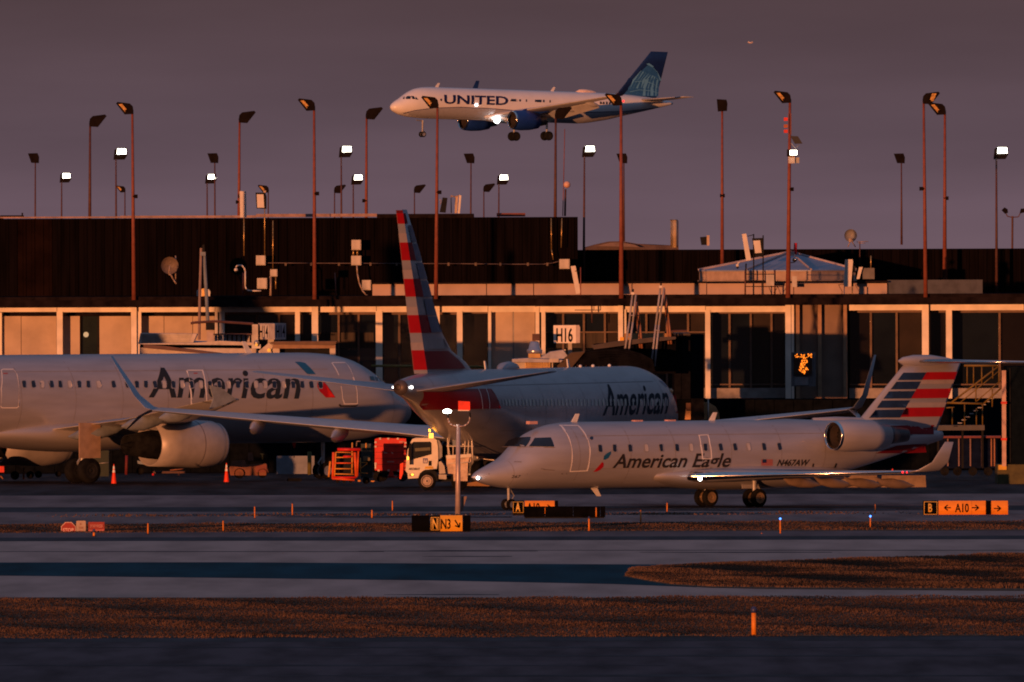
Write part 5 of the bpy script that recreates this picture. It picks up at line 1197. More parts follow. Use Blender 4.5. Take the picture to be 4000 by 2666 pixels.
for i in range(11):
    bm = B(); x = 3734+i*15.5; y = 1664-i*12; pbox(bm, x-8, y, x+8, y+3, D, 1.0); ob('step', bm, M_grey, t)
bm = B(); pbox(bm, 3655, 1662, 3846, 1682, D, 1.2); ob('landing', bm, mat('landing_grey', (.08,.08,.09), .7), t)
for x in (3665, 3760, 3838):
    bm = B(); pbox(bm, x-4, 1682, x+4, 1830, D+.2, .3); ob('leg', bm, M_dark, t)
t = thing('equipment_container', 'tall dark box structure at the right edge on a dull yellow base', 'container', W(3975,1890,800))
bm = B(); pbox(bm, 3934, 1432, 4300, 1815, 800, 6); ob('body', bm, mat('container_slate', (.005,.008,.012), .7, n=.15), t)
for i in range(6):
    bm = B(); x = 3944+i*60; pbox(bm, x, 1440, x+4, 1808, 799.93, .06); ob('body_rib', bm, M_dark, t)
bm = B(); pbox(bm, 3914, 1448, 3930, 1822, 799.6, .3); pl = ob('corner_post', bm, mat('pink_post_paint', (.52,.34,.28), .6), t)
for y in (1570, 1712):
    bm = B(); pbox(bm, 3911, y, 3933, y+9, 799.5, .5); ob('post_clamp', bm, M_red, t)
bm = B(); pbox(bm, 3896, 1815, 4300, 1893, 799.8, 4); ob('base', bm, mat('dull_yellow_base', (.07,.06,.02), .7, n=.2), t)
bm = B(); pbox(bm, 3900, 1817, 3932, 1836, 799.7, .3); ob('base_block', bm, M_yel, t)
M_bc = mat('dark_blue_cart_panel', (.006,.010,.03), .6, n=.2)
t = thing('baggage_cart', 'row of dark blue covered carts with red top rail under the stair', 'cart', W(3780,1850,812))
bm = B(); pbox(bm, 3672, 1712, 3895, 1830, 812, 1.6); ob('cart_body', bm, M_bc, t)
bm = B(); pbox(bm, 3668, 1704, 3910, 1712, 811.8, 1.8); ob('top_rail', bm, mat('dark_red_rail', (.16,.03,.035), .6), t)
for x in (3702, 3745, 3790, 3835, 3872, 3884):
    bm = B(); pbox(bm, x-2, 1714, x+3, 1822, 811.9, .08); ob('curtain_strap', bm, mat('pale_strap', (.20,.12,.12), .6) if x < 3860 else M_l2, t)
for x in (3690, 3740, 3800, 3860):
    bm = B(); lathe(bm, [(0,.02),(0,.2),(.2,.2),(.2,.02)], W(x, 1842, 811.9), 'y', 14); ob('wheel', bm, M_black, t)
for i, (x0, x1, lab) in enumerate([(3258,3428,'sunlit concrete barrier under the jet tail, left one of the pair'),(3441,3618,'sunlit concrete barrier under the jet tail, right one of the pair')]):
    bm = B(); D = 790
    prism(bm, [(x0+4,1858),(x1-3,1858),(x1,1911),(x1-26,1911),(x1-32,1906),(x1-42,1906),(x1-48,1911),(x0+50,1911),(x0+42,1905),(x0+34,1905),(x0+28,1911),(x0,1911)], D, .5)
    one('concrete_barrier', bm, mat('barrier_concrete', (.22,.15,.09), .85, n=.15), lab, 'barrier', W((x0+x1)/2,1911,D), 'concrete barriers behind the jet wing')
item('traffic_cone', 'tiny red cone standing on the right barrier', 'cone', [('cone', M_red, 'poly', [(3484,1832),(3488,1832),(3492,1848),(3480,1848)], 0, .15), ('foot', M_red, 'box', (3477,1848,3494,1851), 0, .25)], 791, (3486,1858))

# ================================================================== APRON VEHICLES
M_tw = mat('truck_white_paint', (.74,.69,.62), .4, n=.06, coat=.2)
M_glt = mat('truck_window', (.02,.022,.018), .12, spec=.7)
D = 784.0
t = thing('service_truck', 'white cab-over service truck facing left with lit amber beacon and lift frame behind', 'truck', W(1720,1912,D))
def tpr(name, pts, d, dep, m, parent=None): 
    bm = B(); prism(bm, pts, D+d, dep); return ob(name, bm, m, parent or t)
cab = tpr('cab', [(1604,1728),(1610,1717),(1624,1712),(1694,1712),(1706,1720),(1711,1750),(1712,1792),(1706,1832),(1660,1836),(1646,1845),(1636,1868),(1594,1871),(1592,1850),(1584,1840),(1587,1800),(1592,1760)], 0, 2.0, M_tw)
tpr('cab_rear_panel', [(1694,1713),(1716,1722),(1727,1745),(1727,1785),(1712,1798),(1712,1750),(1706,1722)], .1, 1.8, mat('truck_shade_grey', (.26,.27,.30), .5))
tpr('side_window', [(1609,1732),(1614,1727),(1680,1726),(1685,1731),(1686,1775),(1648,1786),(1606,1797)], -.02, .03, M_glt, cab)
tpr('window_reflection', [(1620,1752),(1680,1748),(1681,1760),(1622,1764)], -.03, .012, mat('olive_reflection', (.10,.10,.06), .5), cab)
tpr('windshield', [(1597,1740),(1607,1728),(1605,1795),(1592,1800)], -.012, .03, M_glt, cab)
tpr('door_handle', [(1674,1801),(1685,1801),(1685,1820),(1674,1820)], -.05, .05, M_dark, cab)
tpr('mirror', [(1600,1734),(1607,1734),(1607,1816),(1600,1816)], -.25, .12, M_dark, cab)
tpr('logo_plate', [(1652,1791),(1671,1791),(1671,1811),(1652,1811)], -.015, .015, mat('blue_logo', (.10,.11,.30), .5), cab)
ptext('logo_letters', 'AA', 1654, 1809, 1669, 14, D-.03, M_sgn, cab, .02)
ptext('unit_number', 'A0228647', 1596, 1837, 1640, 9, D-.03, M_lets, cab, .01)
tpr('yellow_patch', [(1662,1823),(1692,1823),(1692,1832),(1658,1832)], -.015, .012, M_yel, cab)
tpr('headlight', [(1598,1852),(1615,1850),(1618,1860),(1600,1862)], -.02, .04, mat('headlight_glass', (.4,.3,.2), .2), cab)
tpr('indicator', [(1607,1852),(1615,1852),(1615,1858),(1607,1858)], -.03, .03, M_amb, cab)
tpr('marker_light', [(1591,1785),(1597,1785),(1597,1797),(1591,1797)], -.05, .1, M_amb, cab)
tpr('bumper_guard', [(1563,1812),(1576,1808),(1574,1850),(1566,1872),(1560,1872),(1561,1850)], .2, .3, M_org)
tpr('roof_beacon', [(1676,1694),(1692,1694),(1692,1712),(1676,1712)], .5, .4, M_amb)
tpr('beacon_tip', [(1674,1677),(1681,1677),(1682,1688),(1675,1688)], .9, .2, M_amb)
tpr('wheel_arch', [(1630,1876),(1640,1850),(1655,1838),(1690,1836),(1706,1845),(1712,1880)], -.004, .3, M_dark)
bm = B(); lathe(bm, [(0,.20),(0,.36),(.05,.39),(.2,.39),(.25,.36)], W(1668,1880,D-.06), 'y', 28); wh = ob('front_tyre', bm, M_black, t, True)
bm = B(); lathe(bm, [(-.03,.04),(-.02,.10),(.03,.12),(.03,.20),(-.01,.24),(0,.26)], W(1668,1880,D-.06), 'y', 24)
for i in range(8):
    a_ = 2*math.pi*i/8; c = W(1668,1880,D-.06); cyl(bm, c+Vector((math.cos(a_)*.17,-.03,math.sin(a_)*.17)), c+Vector((math.cos(a_)*.17,.04,math.sin(a_)*.17)), .025, n=6)
ob('wheel_rim', bm, mat('truck_rim', (.45,.36,.33), .5), wh)
tpr('fender', [(1713,1806),(1722,1802),(1736,1822),(1740,1850),(1716,1852)], 0, .6, M_tan)
tpr('step_box', [(1714,1854),(1744,1855),(1744,1873),(1714,1872)], 0, .7, M_tan)
tpr('chassis', [(1640,1862),(1860,1858),(1860,1880),(1640,1884)], .5, 1.1, M_dark)
# lift platform
tpr('platform_body', [(1744,1786),(1838,1778),(1840,1806),(1828,1810),(1826,1880),(1772,1880),(1770,1852),(1744,1850)], .3, 1.3, mat('lift_body_cream', (.60,.46,.38), .6, n=.2, sc=5))
tpr('platform_panel', [(1776,1700),(1812,1694),(1812,1740),(1780,1742)], .8, .1, M_tw)
tpr('platform_deck', [(1742,1780),(1840,1774),(1840,1786),(1744,1794)], .1, 1.7, M_tw)
for pts, wp in (([(1748,1700),(1752,1790)],5),([(1770,1695),(1770,1778)],4),([(1765,1690),(1765,1715)],6),([(1842,1688),(1846,1790)],6),([(1818,1700),(1814,1780)],4),([(1744,1744),(1850,1744)],4),([(1748,1702),(1840,1694)],6),
                 ([(1772,1780),(1780,1790),(1808,1788),(1812,1776)],5),([(1750,1812),(1838,1806)],4),([(1832,1700),(1828,1778)],4),([(1756,1700),(1752,1744),(1758,1788)],3)):
    bm = B(); ptube(bm, pts, D+.2, wp, 8); ob('platform_rail', bm, M_tw, t, True)
tpr('blue_grey_panel', [(1768,1722),(1782,1720),(1782,1742),(1768,1744)], .15, .05, mat('blue_grey', (.2,.26,.34), .6))
for x in (1795,): 
    bm = B(); lathe(bm, [(0,.03),(0,.36),(.3,.36),(.3,.03)], W(x,1885,D+.6), 'y', 20); ob('rear_tyre', bm, M_black, t, True)
# second, boom vehicle
D2 = 796
item('boom_loader', 'pale loader with a raised boom partly hidden by the regional jet nose', 'loader',
     [('boom', M_tw, 'tube', [(1894,1698),(1960,1703),(2030,1710)], 0, 13), ('arm', M_tw, 'tube', [(1900,1736),(1935,1724),(1990,1728)], 0, 16), ('cab', M_tw, 'poly', [(1858,1768),(1872,1748),(1898,1742),(1930,1744),(1930,1800),(1862,1792)], 0, 1.2),
      ('cab_window', M_glt, 'poly', [(1886,1752),(1906,1750),(1908,1778),(1886,1780)], -.03, .02), ('post', M_tw, 'tube', [(1870,1725),(1870,1748)], .1, 5), ('post', M_tw, 'tube', [(1888,1728),(1888,1746)], .1, 5), ('plate', mat('blue_grey', (.2,.26,.34), .6), 'box', (1870,1728,1886,1742), .1, .1),
      ('chassis', M_dark, 'box', (1850,1800,1960,1850), 0, 1.5), ('ramp', mat('ochre_ramp', (.28,.15,.06), .7), 'poly', [(1765,1898),(1870,1880),(1915,1892),(1912,1900)], -2, 1.0), ('hose', M_tw, 'tube', [(1830,1880),(1850,1868),(1890,1872)], -.5, 6)], D2, (1900,1860))
# red cargo box on a dolly
t = thing('cargo_container', 'large red cargo container with pale corner plates on a dolly behind the truck', 'container', W(1525,1880,794)); D = 794
tpr('wall', [(1464,1716),(1480,1712),(1586,1714),(1586,1836),(1570,1842),(1464,1838)], 0, 2.2, M_red)
for i in range(4):
    bm = B(); y = 1742+i*24; pbox(bm, 1466, y, 1585, y+2.5, D-.03, .05); ob('wall_groove', bm, mat('dark_red_groove', (.30,.008,.008), .5), t)
for x, y in ((1484,1714),(1516,1714),(1553,1714),(1466,1728),(1466,1745),(1466,1812),(1583,1730),(1582,1745),(1478,1838),(1517,1838),(1556,1839)):
    bm = B(); pbox(bm, x-3, y-3, x+5, y+4, D-.05, .05); ob('corner_plate', bm, mat('pale_plate', (.6,.45,.42), .5), t)
tpr('side_label', [(1464,1808),(1469,1808),(1469,1832),(1464,1832)], -.03, .03, M_sgn)
tpr('emblem', [(1498,1764),(1506,1768),(1516,1771),(1500,1772)], -.03, .03, mat('emblem_pink', (.7,.35,.33), .5)); tpr('emblem', [(1530,1765),(1537,1772),(1533,1774),(1527,1768)], -.03, .03, mat('emblem_pink', (.7,.35,.33), .5))
tpr('small_marking', [(1560,1724),(1577,1724),(1577,1730),(1560,1730)], -.03, .03, mat('marking_pink', (.5,.2,.18), .5)); tpr('small_marking', [(1512,1802),(1540,1802),(1540,1807),(1512,1807)], -.03, .03, mat('marking_pink', (.5,.2,.18), .5))
tpr('dolly', [(1462,1846),(1590,1846),(1590,1856),(1462,1856)], .1, 2, M_dark); tpr('hitch', [(1522,1842),(1534,1842),(1540,1866),(1516,1866)], -.1, .3, M_red); tpr('dolly_bar', [(1510,1862),(1556,1862),(1556,1867),(1510,1867)], -.1, .3, M_red)
for x in (1476, 1495, 1572):
    bm = B(); lathe(bm, [(0,.02),(0,.22),(.2,.22),(.2,.02)], W(x,1862,D-.1), 'y', 16); ob('wheel', bm, M_black, t)
# red ladder stand
t = thing('ladder_stand', 'red and orange rung stand like a rolling ladder, sunlit, left of the red container', 'ladder', W(1345,1878,788)); D = 788
M_lr = mat('orange_red_frame', (.70,.10,.02), .5, n=.15); M_ly = mat('yellow_orange_frame', (.70,.30,.04), .5, n=.15)
for pts, wp, m in (([(1303,1768),(1300,1872)],11,M_lr),([(1312,1768),(1307,1862)],6,M_ly),([(1376,1730),(1375,1850)],6,M_ly),([(1386,1768),(1392,1865)],12,M_lr),([(1400,1762),(1396,1860)],7,M_lr),([(1290,1803),(1284,1864)],8,M_ly),([(1392,1745),(1394,1725),(1408,1725)],3,M_pipe)):
    bm = B(); ptube(bm, pts, D, wp); ob('upright', bm, m, t, True)
for x0, y0, x1, y1, wp, m in ((1318,1757,1408,1757,13,M_red),(1312,1767,1376,1769,4,M_ly),(1314,1788,1372,1787,5,M_ly),(1308,1810,1374,1810,6,M_lr),(1308,1832,1376,1832,5,M_ly),(1306,1852,1382,1854,5,M_ly),(1298,1870,1385,1876,9,M_lr),(1300,1866,1390,1866,9,M_red),(1340,1785,1374,1784,9,M_red)):
    bm = B(); ptube(bm, [(x0,y0),(x1,y1)], D-.05, wp, 6); ob('rung', bm, m, t, True)
bm = B(); pbox(bm, 1306, 1764, 1390, 1868, D+.8, .1); ob('rear_panel', bm, M_dark, t)
for x in (1318, 1344, 1370):
    bm = B(); lathe(bm, [(0,.01),(0,.08),(.08,.08),(.08,.01)], W(x,1880,D), 'y', 12); ob('caster', bm, M_black, t)
item('equipment_rack', 'cluttered dim cart with thin yellow bars between ladder stand and red container', 'cart',
     [('post', M_ly, 'tube', [(1408,1790),(1408,1862)], 0, 4), ('post', M_ly, 'tube', [(1430,1732),(1430,1756)], 0, 6), ('post', M_pipe, 'tube', [(1446,1734),(1448,1754)], 0, 4), ('bar', M_ly, 'tube', [(1408,1808),(1436,1808)], 0, 3), ('bar', M_ly, 'tube', [(1410,1830),(1434,1812)], 0, 3), ('bar', M_ly, 'tube', [(1408,1848),(1436,1850)], 0, 3),
      ('drum', mat('olive_drum', (.16,.13,.07), .7), 'poly', [(1418,1784),(1444,1782),(1446,1800),(1420,1802)], .1, .5), ('cabinet', mat('dark_teal_cabinet', (.02,.035,.035), .7), 'box', (1410,1735,1455,1868), .6, 1), ('tyre', M_black, 'disc', (1430,1878), -.1, 14), ('tyre', M_black, 'disc', (1484,1872), -.1, 12), ('foot', M_ly, 'box', (1396,1876,1410,1882), 0, .2), ('foot', M_ly, 'box', (1442,1878,1462,1883), 0, .2)], 790, (1430,1885))
# tug, blast wall, pillars under the left airliner
item('baggage_tug', 'dim brown baggage tractor parked in the shade between the two airliners', 'tractor',
     [('body', mat('tug_brown', (.17,.06,.03), .7, n=.3), 'poly', [(905,1803),(955,1800),(962,1818),(1040,1812),(1048,1845),(1040,1858),(900,1858),(895,1830)], 0, 1.2), ('seat', mat('tug_brown', (.17,.06,.03), .7, n=.3), 'poly', [(970,1770),(984,1768),(990,1800),(968,1802)], .2, .5), ('steering_column', M_ly, 'tube', [(1024,1776),(1026,1796)], .1, 4), ('steering_wheel', M_ly, 'tube', [(1016,1774),(1031,1776)], .1, 4),
      ('tyre', M_black, 'disc', (935,1850), -.1, 20), ('tyre', M_black, 'disc', (1025,1850), -.1, 18), ('bonnet', mat('tug_rust', (.20,.05,.035), .7), 'box', (1000,1818,1042,1846), -.05, .1)], 818, (970,1870))
item('blast_wall', 'pale blue-grey low wall in the shade behind the airliner nose gears', 'wall', [('wall_block', mat('blue_grey_wall', (.22,.24,.28), .8, n=.1), 'box', (1080,1782,1228,1852), 0, .4)], 832, (1150,1854))
item('wall_post', 'dull yellow-green bollard in front of the low wall', 'bollard', [('post', mat('olive_post', (.14,.12,.03), .7), 'tube', [(1209,1765),(1209,1855)], 0, 16)], 829, (1209,1856))
item('windsock', 'small red fabric cone hanging in the shade beneath the left airliner', 'windsock', [('cone', M_red, 'poly', [(1140,1728),(1157,1728),(1154,1751),(1146,1751)], 0, .15), ('post', M_dark, 'tube', [(1149,1751),(1149,1790)], .1, 3)], 826, (1149,1790))
item('wheel_chock', 'dark rubber chock lying on the apron between the cone and ladder stand', 'chock', [('block', M_black, 'poly', [(1120,1876),(1125,1869),(1176,1869),(1180,1877),(1176,1881),(1122,1881)], 0, .3)], 815, (1150,1881))
item('ground_power_unit', 'dark ground unit with pale drawbar behind the left engine', 'cart', [('body', mat('dark_teal_cabinet', (.02,.035,.035), .7), 'poly', [(356,1770),(392,1757),(425,1752),(425,1862),(352,1862)], 0, 1.4), ('drawbar', M_grey, 'tube', [(388,1811),(424,1808)], -.1, 4), ('panel', mat('blue_grey', (.2,.26,.34), .6), 'poly', [(536,1800),(584,1808),(580,1818),(538,1812)], 0, .3), ('tyre', M_black, 'disc', (548,1840), 0, 15), ('post', mat('dark_maroon_post', (.14,.02,.025), .6), 'tube', [(495,1780),(493,1855)], 0, 12)], 822, (460,1866))
item('tool_cart', 'low rusty cart with thin rails under the left engine', 'cart', [('deck', M_rustd, 'box', (598,1842,724,1850), 0, .8), ('rail', mat('rusty_rail', (.26,.10,.04), .6), 'tube', [(664,1838),(722,1832)], -.1, 5), ('leg', M_rustd, 'tube', [(700,1848),(698,1858)], 0, 4), ('lamp', M_red, 'ball', (598,1854), -.1, 5)], 824, (660,1860))
item('dolly_train', 'dark dollies with orange legs in the shade at the left edge', 'cart', [('deck', M_dark, 'box', (-30,1800,160,1816), 0, 1.2), ('red_box', M_red, 'box', (-4,1822,16,1846), -.1, .4), ('leg', M_l2, 'tube', [(92,1828),(92,1874)], -.1, 8), ('leg', M_l2, 'tube', [(2,1860),(12,1872)], -.1, 6), ('tyre', M_black, 'disc', (58,1858), 0, 17), ('tyre', M_black, 'disc', (118,1856), 0, 15), ('tyre', M_black, 'disc', (150,1854), 0, 14), ('tyre', M_black, 'disc', (228,1852), 0, 12)], 822, (80,1875))

# traffic cones
def cone(x, yt, yb, label):
    D = gd(yb); s = F/D; c = W(x, yb, D); h = (yb-yt)/s
    t = thing('traffic_cone', label, 'cone', c, 'tall traffic cones on the apron')
    bm = B(); lathe(bm, [(0,h*.145),(h*.55,h*.075),(h*.97,h*.022),(h,.005)], c+Vector((0,0,.03)), 'z', 20); k = ob('cone_body', bm, M_org, t, True)
    for a_, b_ in ((.56,.70),(.74,.90)):
        r = lambda f: h*(.145-.127*f)+.006
        bm = B(); lathe(bm, [(h*a_, r(a_*1.0)*.98), (h*b_, r(b_)*.98)], c+Vector((0,0,.03)), 'z', 20); ob('white_band', bm, mat('reflective_band', (.8,.76,.72), .4), k, True)
    bm = B(); box(bm, (c.x-h*.17,c.y-h*.17,0), (c.x+h*.17,c.y+h*.17,.035)); ob('base', bm, M_black, t)
cone(445, 1816, 1892, 'orange and white traffic cone beside the left airliner wheels')
cone(885, 1811, 1886, 'orange and white traffic cone right of the left airliner engine')

# ================================================================== AIRFIELD SIGNS
def curved(bm, x0, x1, yt, yb, D, bulge=.12, dep=.35):
    a = W(x0, yb, D); b = W(x1, yt, D); n = 6; col = []
    for i in range(n+1):
        f = i/n; y = D-bulge*math.sin(math.pi*f); col.append((y, a.z+(b.z-a.z)*f))
    L_ = [bm.verts.new((a.x, y, z)) for y, z in col]+[bm.verts.new((a.x, D+dep, b.z)), bm.verts.new((a.x, D+dep, a.z))]
    R_ = [bm.verts.new((b.x, v.co.y, v.co.z)) for v in L_]
    bm.faces.new(L_); bm.faces.new(R_[::-1]); k = len(L_)
    for i in range(k): bm.faces.new((L_[i], R_[i], R_[(i+1)%k], L_[(i+1)%k]))
def on_curve(name, s, x0, x1, yb, cap, D, ytb, m, parent, bold=.02, polys=None, bulge=.12, eps=.012):
    """lettering or shapes laid on the curved face"""
    yt_, yb_ = ytb; zb, zt = W(x0, yb_, D).z, W(x0, yt_, D).z; bm = B()
    if s: 
        o = W(x0, yb, D); flat_text(bm, s, o, W(x1, yb, D)-o, W(x0, yb-cap, D)-o, bold)
    for P in (polys or []): bm.faces.new([bm.verts.new(W(x, y, D)) for x, y in P])
    bmesh.ops.triangulate(bm, faces=bm.faces)
    for i in range(1, 12):
        z = zb+(zt-zb)*i/12; bmesh.ops.bisect_plane(bm, geom=bm.verts[:]+bm.edges[:]+bm.faces[:], plane_co=(0,0,z), plane_no=(0,0,1))
    for v in bm.verts:
        f = max(0, min(1, (v.co.z-zb)/(zt-zb))); v.co.y = D-bulge*math.sin(math.pi*f)-eps
    return ob(name, bm, m, parent)
M_sy = mat('sign_yellow_face', (.80,.40,.03), .45, n=.06); M_sy2 = mat('sign_orange_face', (.82,.28,.02), .45, n=.06)
M_sb = mat('sign_black_face', (.004,.004,.005), .5, n=.1); M_slt = mat('sign_yellow_legend', (.80,.50,.10), .45)
def arrow(x0, y0, x1, y1, w_=4, hd=13):
    l = math.hypot(x1-x0, y1-y0); ux, uy = (x1-x0)/l, (y1-y0)/l; nx, ny = -uy, ux
    def seg(ax, ay, bx, by):
        l2 = math.hypot(bx-ax, by-ay); mx, my = -(by-ay)/l2*w_/2, (bx-ax)/l2*w_/2
        return [(ax+mx, ay+my), (bx+mx, by+my), (bx-mx, by-my), (ax-mx, ay-my)]
    return [seg(x0, y0, x1, y1), seg(x1-ux*hd+nx*hd*.8, y1-uy*hd+ny*hd*.8, x1+ux, y1+uy), seg(x1-ux*hd-nx*hd*.8, y1-uy*hd-ny*hd*.8, x1+ux, y1+uy)]
def frame(x0, y0, x1, y1, w_=2.2):
    return [[(x0,y0),(x1,y0),(x1,y0+w_),(x0,y0+w_)],[(x0,y1-w_),(x1,y1-w_),(x1,y1),(x0,y1)],[(x0,y0+w_),(x0+w_,y0+w_),(x0+w_,y1-w_),(x0,y1-w_)],[(x1-w_,y0+w_),(x1,y0+w_),(x1,y1-w_),(x1-w_,y1-w_)]]
def base_for(x0, x1, y, D, t):
    bm = B(); a, b = W(x0, y, D), W(x1, y, D); box(bm, (a.x, D+.02, -.02), (b.x, D+.3, a.z+.01)); ob('plinth', bm, M_dark, t)
D = 664.0; Y = (2014, 2076)
t = thing('taxiway_sign', 'long black and yellow sign reading N N3 with arrow, below the short lamp pole', 'sign', W(1722,2078,D)); base_for(1612,1834,2076,D,t)
bm = B(); curved(bm, 1608, 1678, *Y, D); ob('blank_panel', bm, M_sb, t)
bm = B(); curved(bm, 1680, 1719, *Y, D); ob('black_panel', bm, M_sb, t)
bm = B(); curved(bm, 1720, 1806, *Y, D); ob('yellow_panel', bm, M_sy, t)
bm = B(); curved(bm, 1808, 1838, *Y, D, .10); ob('end_cap', bm, M_sb, t)
on_curve('legend', 'N', 1689, 1710, 2067, 41, D, Y, M_slt, t); on_curve('legend_border', None, 1680, 0, 0, 0, D, Y, M_slt, t, polys=frame(1683,2021,1716,2072))
on_curve('legend', 'N3', 1722, 1760, 2066, 38, D, Y, M_sb, t); on_curve('arrow', None, 1720, 0, 0, 0, D, Y, M_sb, t, polys=arrow(1777,2032,1794,2060,5,14))
for x in (1622, 1687, 1757, 1820):
    bm = B(); bmesh.ops.create_icosphere(bm, subdivisions=1, radius=.025, matrix=Matrix.Translation(W(x,2012,D+.1))); ob('top_bolt', bm, M_galv, t)
D = 706.0; Y = (1957, 2008)
t = thing('taxiway_sign', 'black and orange sign reading A A10 under the jet nose behind a black sign', 'sign', W(2090,2012,D)); base_for(2004,2178,2007,D,t)
bm = B(); curved(bm, 2002, 2047, *Y, D); ob('black_panel', bm, M_sb, t)
bm = B(); curved(bm, 2050, 2166, *Y, D); ob('yellow_panel', bm, M_sy2, t)
bm = B(); curved(bm, 2167, 2180, *Y, D, .1); ob('end_cap', bm, M_sb, t)
on_curve('legend', 'A', 2014, 2032, 1998, 34, D, Y, M_slt, t); on_curve('legend_border', None, 2002, 0, 0, 0, D, Y, M_slt, t, polys=frame(2004,1961,2045,2004,1.6))
on_curve('legend', 'A10', 2058, 2108, 2000, 34, D, Y, M_sb, t); on_curve('arrow', None, 2050, 0, 0, 0, D, Y, M_sb, t, polys=arrow(2115,1982,2150,1982,4,12))
D = 698.0; Y = (1979, 2021)
t = thing('taxiway_sign', 'black back of a long sign lying in front of the A10 sign', 'sign', W(2205,2024,D)); base_for(2050,2360,2020,D,t)
for x0, x1 in ((2047,2128),(2130,2238),(2240,2344),(2346,2364)):
    bm = B(); curved(bm, x0, x1, *Y, D, .08); ob('rear_panel', bm, mat('sign_rear_black', (.004,.004,.005), .7, n=.2), t)
D = 704.0; Y = (1957, 2014)
t = thing('taxiway_sign', 'orange and black sign reading B and A10 between arrows at the right', 'sign', W(3770,2020,D)); base_for(3610,3934,2013,D,t)
bm = B(); curved(bm, 3606, 3664, *Y, D); ob('black_panel', bm, M_sb, t)
for x0, x1 in ((3666,3795),(3796,3850)):
    bm = B(); curved(bm, x0, x1, *Y, D); ob('yellow_panel', bm, M_sy2, t)
bm = B(); curved(bm, 3851, 3871, *Y, D, .10); ob('black_gap_panel', bm, M_sb, t)
bm = B(); curved(bm, 3872, 3937, *Y, D); ob('yellow_panel', bm, M_sy2, t)
on_curve('legend', 'B', 3626, 3641, 2000, 32, D, Y, M_slt, t); on_curve('legend_border', None, 3606, 0, 0, 0, D, Y, M_slt, t, polys=frame(3609,1960,3661,2011,2))
on_curve('legend', 'A10', 3730, 3784, 2001, 33, D, Y, M_sb, t); 
for a_ in ((3714,1984,3689,1984),(3796,1984,3822,1984),(3882,1987,3908,1987)): on_curve('arrow', None, 3666, 0, 0, 0, D, Y, M_sb, t, polys=arrow(*a_,4.5,13))
# stop sign group, standing in a dip behind the shoulder
D = 668.0
t = thing('stop_sign', 'red octagonal STOP sign low behind the taxiway shoulder, its foot hidden', 'sign', W(267,2076,D))
def octa(cx_, cy_, r): return [(cx_+r*math.cos(math.radians(22.5+45*i)), cy_+r*math.sin(math.radians(22.5+45*i))) for i in range(8)]
bm = B(); prism(bm, octa(267,2069,31), D, .03); ob('plate', bm, mat('stop_white_edge', (.62,.40,.36), .5), t)
bm = B(); prism(bm, octa(267,2069,28), D-.012, .01); ob('red_face', bm, mat('stop_red', (.30,.006,.006), .5), t)
ptext('lettering', 'STOP', 245, 2078, 288, 14, D-.02, mat('stop_letter', (.72,.42,.40), .5), t, .03)
bm = B(); ptube(bm, [(267,2090),(267,2120)], D+.05, 5); ob('post', bm, M_galv, t)
t = thing('notice_sign', 'small pale notice sign between the STOP sign and a red sign', 'sign', W(316,2076,D))
bm = B(); prism(bm, [(298,2037),(302,2035),(333,2035),(335,2040),(335,2090),(297,2090)], D, .03); ob('plate', bm, mat('notice_pale', (.40,.30,.25), .5), t)
ptext('lettering', 'B', 312, 2051, 318, 7, D-.01, mat('notice_brown', (.28,.12,.09), .5), t, .05); ptext('lettering', 'TAXI', 307, 2066, 325, 8, D-.01, mat('notice_brown', (.28,.12,.09), .5), t, .05); ptext('lettering', 'WAY', 308, 2077, 324, 6, D-.01, mat('notice_rose', (.45,.2,.18), .5), t, .03)
bm = B(); ptube(bm, [(316,2090),(316,2120)], D+.05, 5); ob('post', bm, M_galv, t)
t = thing('notice_sign', 'wide dark red sign with white lettering right of the pale notice', 'sign', W(376,2076,D))
bm = B(); prism(bm, [(345,2040),(408,2040),(408,2096),(345,2096)], D, .03); ob('plate', bm, mat('notice_red', (.26,.008,.012), .5), t)
ptext('lettering', 'DO NOT PROCEED', 353, 2061, 401, 11, D-.02, mat('notice_letter', (.62,.25,.24), .5), t, .02)
bm = B(); prism(bm, [(346,2071),(407,2069),(407,2077),(346,2078)], D-.008, .006); ob('pale_strip', bm, mat('notice_strip', (.50,.10,.10), .5), t)
ptext('lettering', 'W/O AUTHORIZATION', 348, 2077, 405, 7, D-.02, mat('notice_letter', (.62,.25,.24), .5), t, .0)
bm = B(); ptube(bm, [(376,2096),(376,2120)], D+.05, 5); ob('post', bm, M_galv, t)

# ================================================================== EDGE MARKERS
M_my = mat('marker_orange_tape', (.75,.24,.02), .5, n=.12, sc=30); M_mb = mat('marker_blue_cap', (.03,.04,.13), .4)
def marker(x, yt, yb, label, w_=5, capf=.17, lit=False, D=None, cap=True):
    D = D or gd(yb)*.9995; s = F/D; c = W(x, yb, D); h = (yb-yt)/s; r = w_/s/2
    t = thing('edge_marker', label, 'marker', (c.x, D, 0 if abs(c.z) < .2 else c.z), 'orange edge marker posts')
    bm = B(); cyl(bm, c, c+Vector((0,0,h*(1-capf))), r, r, 10); ob('stake', bm, M_my, t, True)
    bm = B(); lathe(bm, [(0,r*.6),(h*.03,r*1.25),(h*capf*.6,r*1.3),(h*capf*.95,r*.7),(h*capf,.003)], c+Vector((0,0,h*(1-capf))), 'z', 12)
    ob('blue_cap', bm, M_mb, t, True)
    if lit:
        bm = B(); bmesh.ops.create_icosphere(bm, subdivisions=2, radius=4.0/s, matrix=Matrix.Translation(c+Vector((0,-r*1.4,h*(1-capf*.5))))); ob('lit_lens', bm, M_blul, t, True)
    bm = B(); lathe(bm, [(0,r*2),(.02,r*1.9),(.025,r)], c, 'z', 10); ob('ground_socket', bm, M_dark, t)
marker(2945,2370,2486,'nearest orange marker with dark blue cap on the front grass verge',20,.22)
marker(367,2067,2097,'short orange marker with blue cap in front of the dark red notice sign',9,.45)
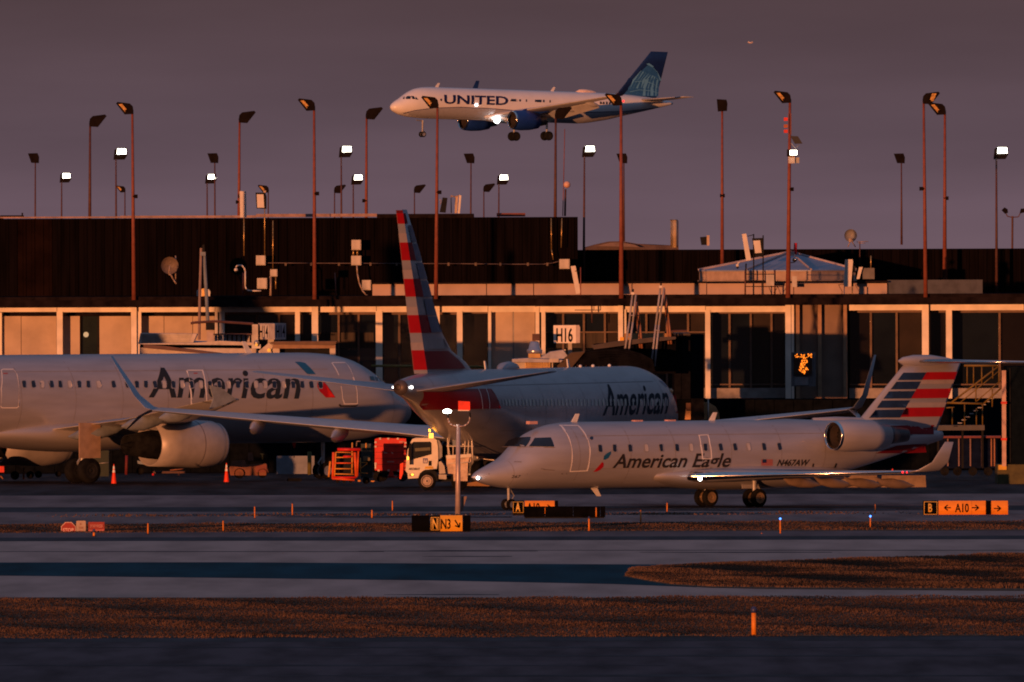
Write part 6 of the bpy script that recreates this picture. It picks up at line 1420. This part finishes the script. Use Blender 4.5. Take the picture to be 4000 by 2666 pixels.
marker(578,2040,2088,'orange marker on the grass strip, first right of the red notice sign',6,.10)
marker(872,2033,2077,'orange marker on the grass strip midway between notice signs and N3 sign',6,.05)
marker(995,1975,2027,'slim orange marker on the asphalt, leftmost of the farther row',4.5,.1)
marker(1142,1960,2015,'slim orange marker on the asphalt right of the leftmost far one',5,.15)
marker(1453,1990,2026,'slim orange marker on the asphalt left of the N3 sign, lower one',6,.1)
marker(1533,1950,1998,'slim orange marker on the asphalt left of the N3 sign, upper one',4.5,.15)
marker(2301,2018,2077,'orange marker on the grass strip below the black sign back',7,.15)
marker(2329,1980,2022,'slim marker standing directly in front of the black sign back',5,.1,D=697)
marker(2503,1992,2046,'orange marker on the grass strip right of the black sign back',6,.03)
marker(2606,1956,2003,'dull brown marker on the asphalt left of the regional jet wheels',5,.2)
marker(3048,2022,2088,'orange marker with lit blue lamp, left of the two lit ones',6,.16,True)
marker(3400,2013,2069,'orange marker with lit blue lamp, right of the two lit ones',5,.16,True)
marker(3419,1968,2013,'thin dull marker just behind the right lit blue marker',4,.05)
marker(2975,2076,2088,'tiny dark blue marker stub beside the left lit blue marker',6,.6)

# short twin lamp pole behind the N3 sign
D = 668.0
t = thing('apron_light_pole', 'pale short pole with U shaped fork carrying a lit lamp and a red panel', 'light pole', W(1788,2036,D))
bm = B(); c = W(1788,2060,D); cyl(bm, (c.x,D,0), W(1790,1658,D), .105, .075, 16); ob('pole', bm, mat('pale_pole_paint', (.48,.38,.37), .4, .3), t, True)
bm = B(); ptube(bm, [(1750,1630),(1751,1645),(1758,1657),(1770,1664),(1788,1667),(1812,1665),(1826,1657),(1834,1645),(1836,1622)], D-.02, 6, 10); ob('fork', bm, mat('pale_pole_paint', (.48,.38,.37), .4, .3), t, True)
bm = B(); lathe(bm, [(0,.02),(.02,.14),(.10,.17),(.15,.10),(.17,.01)], W(1747,1616,D), 'z', 20)
lh = ob('lamp_glass', bm, M_lamp, t, True)
bm = B(); ptube(bm, [(1750,1634),(1750,1617)], D-.02, 8); ob('lamp_socket', bm, M_dark, t)
bm = B(); prism(bm, [(1790,1567),(1836,1570),(1836,1603),(1790,1602)], D-.1, .3); ob('red_panel', bm, mat('bright_red_panel', (.90,.03,.012), .5), t)
bm = B(); prism(bm, [(1789,1602),(1833,1603),(1833,1606),(1789,1606)], D-.12, .3); ob('panel_edge', bm, M_sgn, t)
bm = B(); ptube(bm, [(1836,1612),(1836,1632)], D-.02, 7); ob('panel_socket', bm, M_dark, t)
bm = B(); prism(bm, [(1802,1940),(1824,1940),(1806,2000),(1800,2000)], D+.3, .02); ob('side_plate', bm, mat('brown_plate', (.22,.14,.12), .6), t)
# bird
bm = B(); c = W(2931, 168, 900); 
for sgn in (-1, 1):
    v = [bm.verts.new(c+Vector(p)) for p in ((0,-.05,0),(sgn*.09,0,.07),(sgn*.14,.02,.04),(sgn*.05,.05,-.02))]; bm.faces.new(v)
lathe(bm, [(-.12,.005),(-.04,.035),(.06,.03),(.13,.005)], c, 'x', 8)
one('bird', bm, mat('pale_bird', (.6,.5,.48), .7), 'tiny pale bird high in the sky right of the landing plane', 'bird', c)
